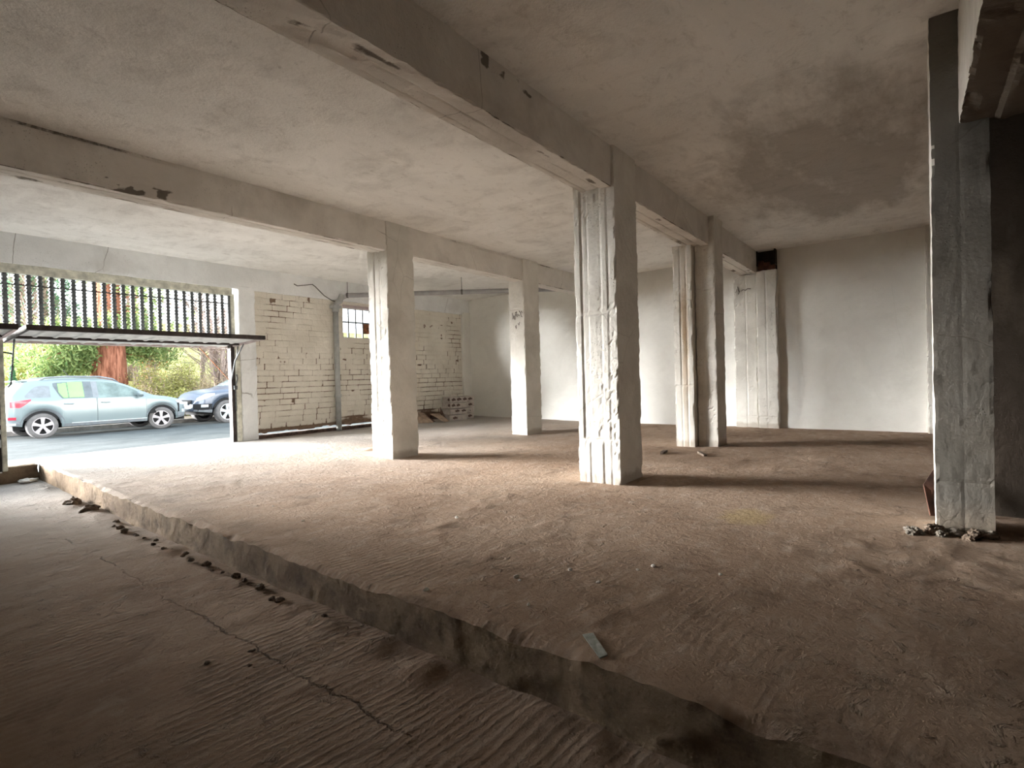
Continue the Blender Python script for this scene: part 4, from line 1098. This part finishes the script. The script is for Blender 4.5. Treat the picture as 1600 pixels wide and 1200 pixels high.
    B.patch('headlight', 2.90, 3.19, curve((2.90, .755), (3.0, .67), (3.19, .63)), curve((2.90, .775), (3.0, .78), (3.19, .70)), .010, M['clearlens'], c, nx=10)
    mb = MB(); V = []
    mb.box(-.685, -.655, -.27, .27, .60, .72); mb.build('number_plate', M['plate'], c)
    mb = MB(); mb.box(3.255, 3.28, -.4, .4, .50, .60); mb.build('grille', M['well'], c)
    for sg in (-1, 1):
        mb = MB(); yr = .60
        zz = lambda x: B.topz(x, yr)
        mb.tube([(-.02, sg * yr, zz(-.02) - .01), (.12, sg * yr, zz(.12) + .045), (.5, sg * yr, zz(.5) + .055), (1.2, sg * yr, zz(1.2) + .055), (1.5, sg * yr, zz(1.45) + .03), (1.62, sg * yr, zz(1.6) - .01)], [.018, .022, .022, .022, .02, .014], 8)
        mb.build('roof_rail', M['clad'], c, True)
        bm = bmesh.new(); bmesh.ops.create_icosphere(bm, subdivisions=3, radius=1)
        for v in bm.verts: v.co = Vector((v.co.x * .075 - .02 * v.co.z, v.co.y * .115, v.co.z * .082))
        me = bpy.data.meshes.new('wing_mirror'); bm.to_mesh(me); bm.free(); o = link('wing_mirror', me, pm, c, True); o.location = (1.99, sg * .965, .985)
    mb = MB(); mb.box(-.42, -.20, -.58, .58, 1.36, 1.39); mb.build('roof_spoiler', pm, c, bevel=.012)
    mb = MB(); mb.tube([(.75, .0, 1.465), (.62, .0, 1.66)], .008, 6); mb.build('aerial', M['well'], c)
    wheel(c, 0, -.745, R); wheel(c, 0, .745, R); wheel(c, 2.55, -.745, R, steer); wheel(c, 2.55, .745, R, steer)
    return c, B
car, B1 = hatchback('hatchback_car', 'blue-grey hatchback with a bright green card in its rear side window', (3.74, 17.45, -.078), 0., M['carblue'], steer=-.30)
B1.patch('green_card', .33, .50, lambda x: max(.955, 1.21 - (x - .27) * 1.9), lambda x: 1.30 + .015 * (x > .42), .012, M['greencard'], car, sides=(-1,), nx=8)
B1.patch('green_card', .52, .82, lambda x: .955, lambda x: 1.335, .012, M['greencard'], car, sides=(-1,), nx=4)

def suv(name, label, loc, rz, pm):
    c = thing(name, label, 'car', loc, rz)
    R = .355
    top = [(-.80, .62), (-.79, .85), (-.76, 1.02), (-.70, 1.14), (-.58, 1.40), (-.48, 1.58), (-.3, 1.64), (.5, 1.68), (1.2, 1.65), (1.45, 1.59), (1.8, 1.39), (2.1, 1.22), (2.28, 1.14),
           (2.5, 1.09), (2.9, 1.05), (3.15, 1.0), (3.30, .93), (3.40, .80), (3.46, .66), (3.48, .56)]
    plan = [(-.80, .60), (-.7, .78), (-.4, .88), (.2, .91), (2.3, .91), (2.8, .90), (3.05, .87), (3.25, .80), (3.38, .70), (3.48, .52)]
    bot = [(-.8, .42), (-.4, .36), (.3, .30), (2.3, .30), (3.0, .34), (3.48, .40)]
    belt = [(-.8, 1.12), (1., 1.08), (2.2, 1.05), (3.0, .96), (3.48, .72)]
    B = Body(top, plan, bot, belt, [(0, R), (2.62, R)], .43)
    B.mesh('car_body', pm, c)
    mb = MB(); mb.box(-.6, 3.2, -.62, .62, .27, .55); mb.box(-.45, .45, -.84, .84, .5, .78); mb.box(2.17, 3.05, -.84, .84, .5, .78); mb.build('underbody', M['well'], c)
    hi = curve((-.4, 1.45), (.5, 1.57), (1.2, 1.55), (1.45, 1.49), (1.8, 1.30), (2.0, 1.18))
    B.patch('rear_side_window', -.2, .98, lambda x: 1.10, lambda x: hi(x) - .02, .006, M['carglassdk'], c)
    B.patch('front_side_window', 1.06, 1.98, lambda x: 1.09, lambda x: max(1.095, hi(x) - .02), .006, M['carglassdk'], c)
    B.screen('windscreen', 1.50, 2.28, .68, .006, M['carglass'], c)
    for xa, xb in ((.36, 1.0), (1.03, 2.12)):
        for d_, sg in zip(B.patch('door', xa, xb, curve((.36, .66), (.6, .42), (2.12, .40)), lambda x: 1.05, .005, pm, c, nx=14, nz=8), (-1, 1)):
            mb = MB(); xh = xa + .12; yh = B.y(xh, .95) + .02
            mb.tube([(xh, sg * (yh - .03), .95), (xh + .03, sg * yh, .95), (xh + .17, sg * yh, .95), (xh + .2, sg * (yh - .03), .95)], .015, 8); mb.build('door_handle', pm, d_)
    B.patch('sill_trim', .45, 2.17, lambda x: .30, lambda x: .41, .012, M['clad'], c)
    for xa in (0, 2.62): B.arch('wheel_arch', xa, R, .43, .51, .08, PI - .08, .016, M['cardark'], c)
    B.patch('front_bumper', 3.06, 3.465, lambda x: max(.40, B.zb(x)), lambda x: .62, .012, M['well'], c, nx=10)
    B.patch('bumper_lip', 3.06, 3.46, lambda x: max(.36, B.zb(x)), lambda x: max(.44, B.zb(x) + .06), .018, M['clad'], c, nx=8)
    B.patch('headlight', 2.98, 3.40, curve((2.98, .88), (3.2, .78), (3.40, .70)), curve((2.98, .93), (3.2, .92), (3.40, .79)), .012, M['clearlens'], c, nx=12)
    B.patch('fog_lamp', 3.16, 3.33, lambda x: .52, lambda x: .60, .016, M['clearlens'], c, nx=4)
    mb = MB(); mb.box(3.46, 3.49, -.45, .45, .62, .74); mb.build('grille', M['well'], c)
    mb = MB(); mb.box(3.485, 3.51, -.26, .26, .58, .69); mb.build('number_plate', M['plate'], c)
    for sg in (-1, 1):
        bm = bmesh.new(); bmesh.ops.create_icosphere(bm, subdivisions=3, radius=1)
        for v in bm.verts: v.co = Vector((v.co.x * .08, v.co.y * .12, v.co.z * .09))
        me = bpy.data.meshes.new('wing_mirror'); bm.to_mesh(me); bm.free(); o = link('wing_mirror', me, pm, c, True); o.location = (1.92, sg * 1.0, 1.13)
    for x in (0, 2.62):
        for y in (-.77, .77): wheel(c, x, y, R, .12 if x else 0, .22, 5, M['cladlt'])
    return c
suv('off_road_car', 'dark blue-grey off-roader parked nose to nose with the hatchback', (10.78, 17.70, -.085), PI, M['cardark'])
hatchback('hatchback_car', 'pale car parked on the lawn road, its bonnet just showing at the left edge', (1.15, 24.6, .02), .0, M['carwhite'], False)
WORLD = .8; EXPO = 2.25
SUNS = [('hazy_sun', 116, 6, 27, 9.5, (1., .98, .95)), ('fill_sun_far_wall', 150, 6, 26, 8.0, (1., .995, .98)), ('fill_sun_foreground', 101, 6, 24, 2.2, (1., .98, .95))]  # last two suns are added fill for the far wall and the foreground
# ------------------------------------------------------------------ daylight and added fill suns
wd = bpy.data.worlds.new('overcast_sky'); S.world = wd; wd.use_nodes = True
nt = wd.node_tree; nt.nodes.clear()
o_ = nt.nodes.new('ShaderNodeOutputWorld'); bg = nt.nodes.new('ShaderNodeBackground'); nt.links.new(bg.outputs[0], o_.inputs[0])
tc = nt.nodes.new('ShaderNodeTexCoord'); sp = nt.nodes.new('ShaderNodeSeparateXYZ'); nt.links.new(tc.outputs['Generated'], sp.inputs[0])
rp = nt.nodes.new('ShaderNodeValToRGB'); nt.links.new(sp.outputs[2], rp.inputs[0])
rp.color_ramp.elements[0].position = 0.; rp.color_ramp.elements[0].color = (.88, .95, 1.0, 1)
rp.color_ramp.elements[1].position = .6; rp.color_ramp.elements[1].color = (.74, .87, 1.0, 1)
nt.links.new(rp.outputs[0], bg.inputs[0]); bg.inputs[1].default_value = WORLD

def sun(name, az, el, ang, power, col):
    l = bpy.data.lights.new(name, 'SUN'); l.energy = power; l.angle = math.radians(ang); l.color = col
    o = bpy.data.objects.new(name, l); COL.objects.link(o)
    d = Vector((math.cos(math.radians(az)) * math.cos(math.radians(el)), math.sin(math.radians(az)) * math.cos(math.radians(el)), math.sin(math.radians(el))))
    o.rotation_euler = d.to_track_quat('Z', 'Y').to_euler(); o.location = (0, 40, 30)
    return o
for a in SUNS: sun(*a)

# ------------------------------------------------------------------ camera
cd = bpy.data.cameras.new('camera'); cam = bpy.data.objects.new('camera', cd); COL.objects.link(cam); S.camera = cam
yw_, pt_, rl_ = math.radians(36.4316), math.radians(-.7586), math.radians(-1.4962)
f_ = Vector((math.cos(yw_) * math.cos(pt_), math.sin(yw_) * math.cos(pt_), math.sin(pt_)))
ri = Vector((math.sin(yw_), -math.cos(yw_), 0)); up_ = ri.cross(f_)
r2 = ri * math.cos(rl_) + up_ * math.sin(rl_); u2 = -ri * math.sin(rl_) + up_ * math.cos(rl_)
cam.matrix_world = Matrix(((r2.x, u2.x, -f_.x, 0), (r2.y, u2.y, -f_.y, 0), (r2.z, u2.z, -f_.z, 1.1), (0, 0, 0, 1)))
cd.sensor_fit = 'HORIZONTAL'; cd.sensor_width = 36; cd.lens = 848.83 / 1600 * 36; cd.clip_start = .02; cd.clip_end = 500

S.view_settings.view_transform = 'Standard'; S.view_settings.look = 'None'; S.view_settings.gamma = 1; S.view_settings.use_curve_mapping = False
S.view_settings.exposure = EXPO
S.cycles.max_bounces = 14; S.cycles.diffuse_bounces = 12; S.cycles.glossy_bounces = 3; S.cycles.transmission_bounces = 4
S.cycles.sample_clamp_indirect = 8; S.cycles.caustics_reflective = False; S.cycles.caustics_refractive = False
S.cycles.use_denoising = True
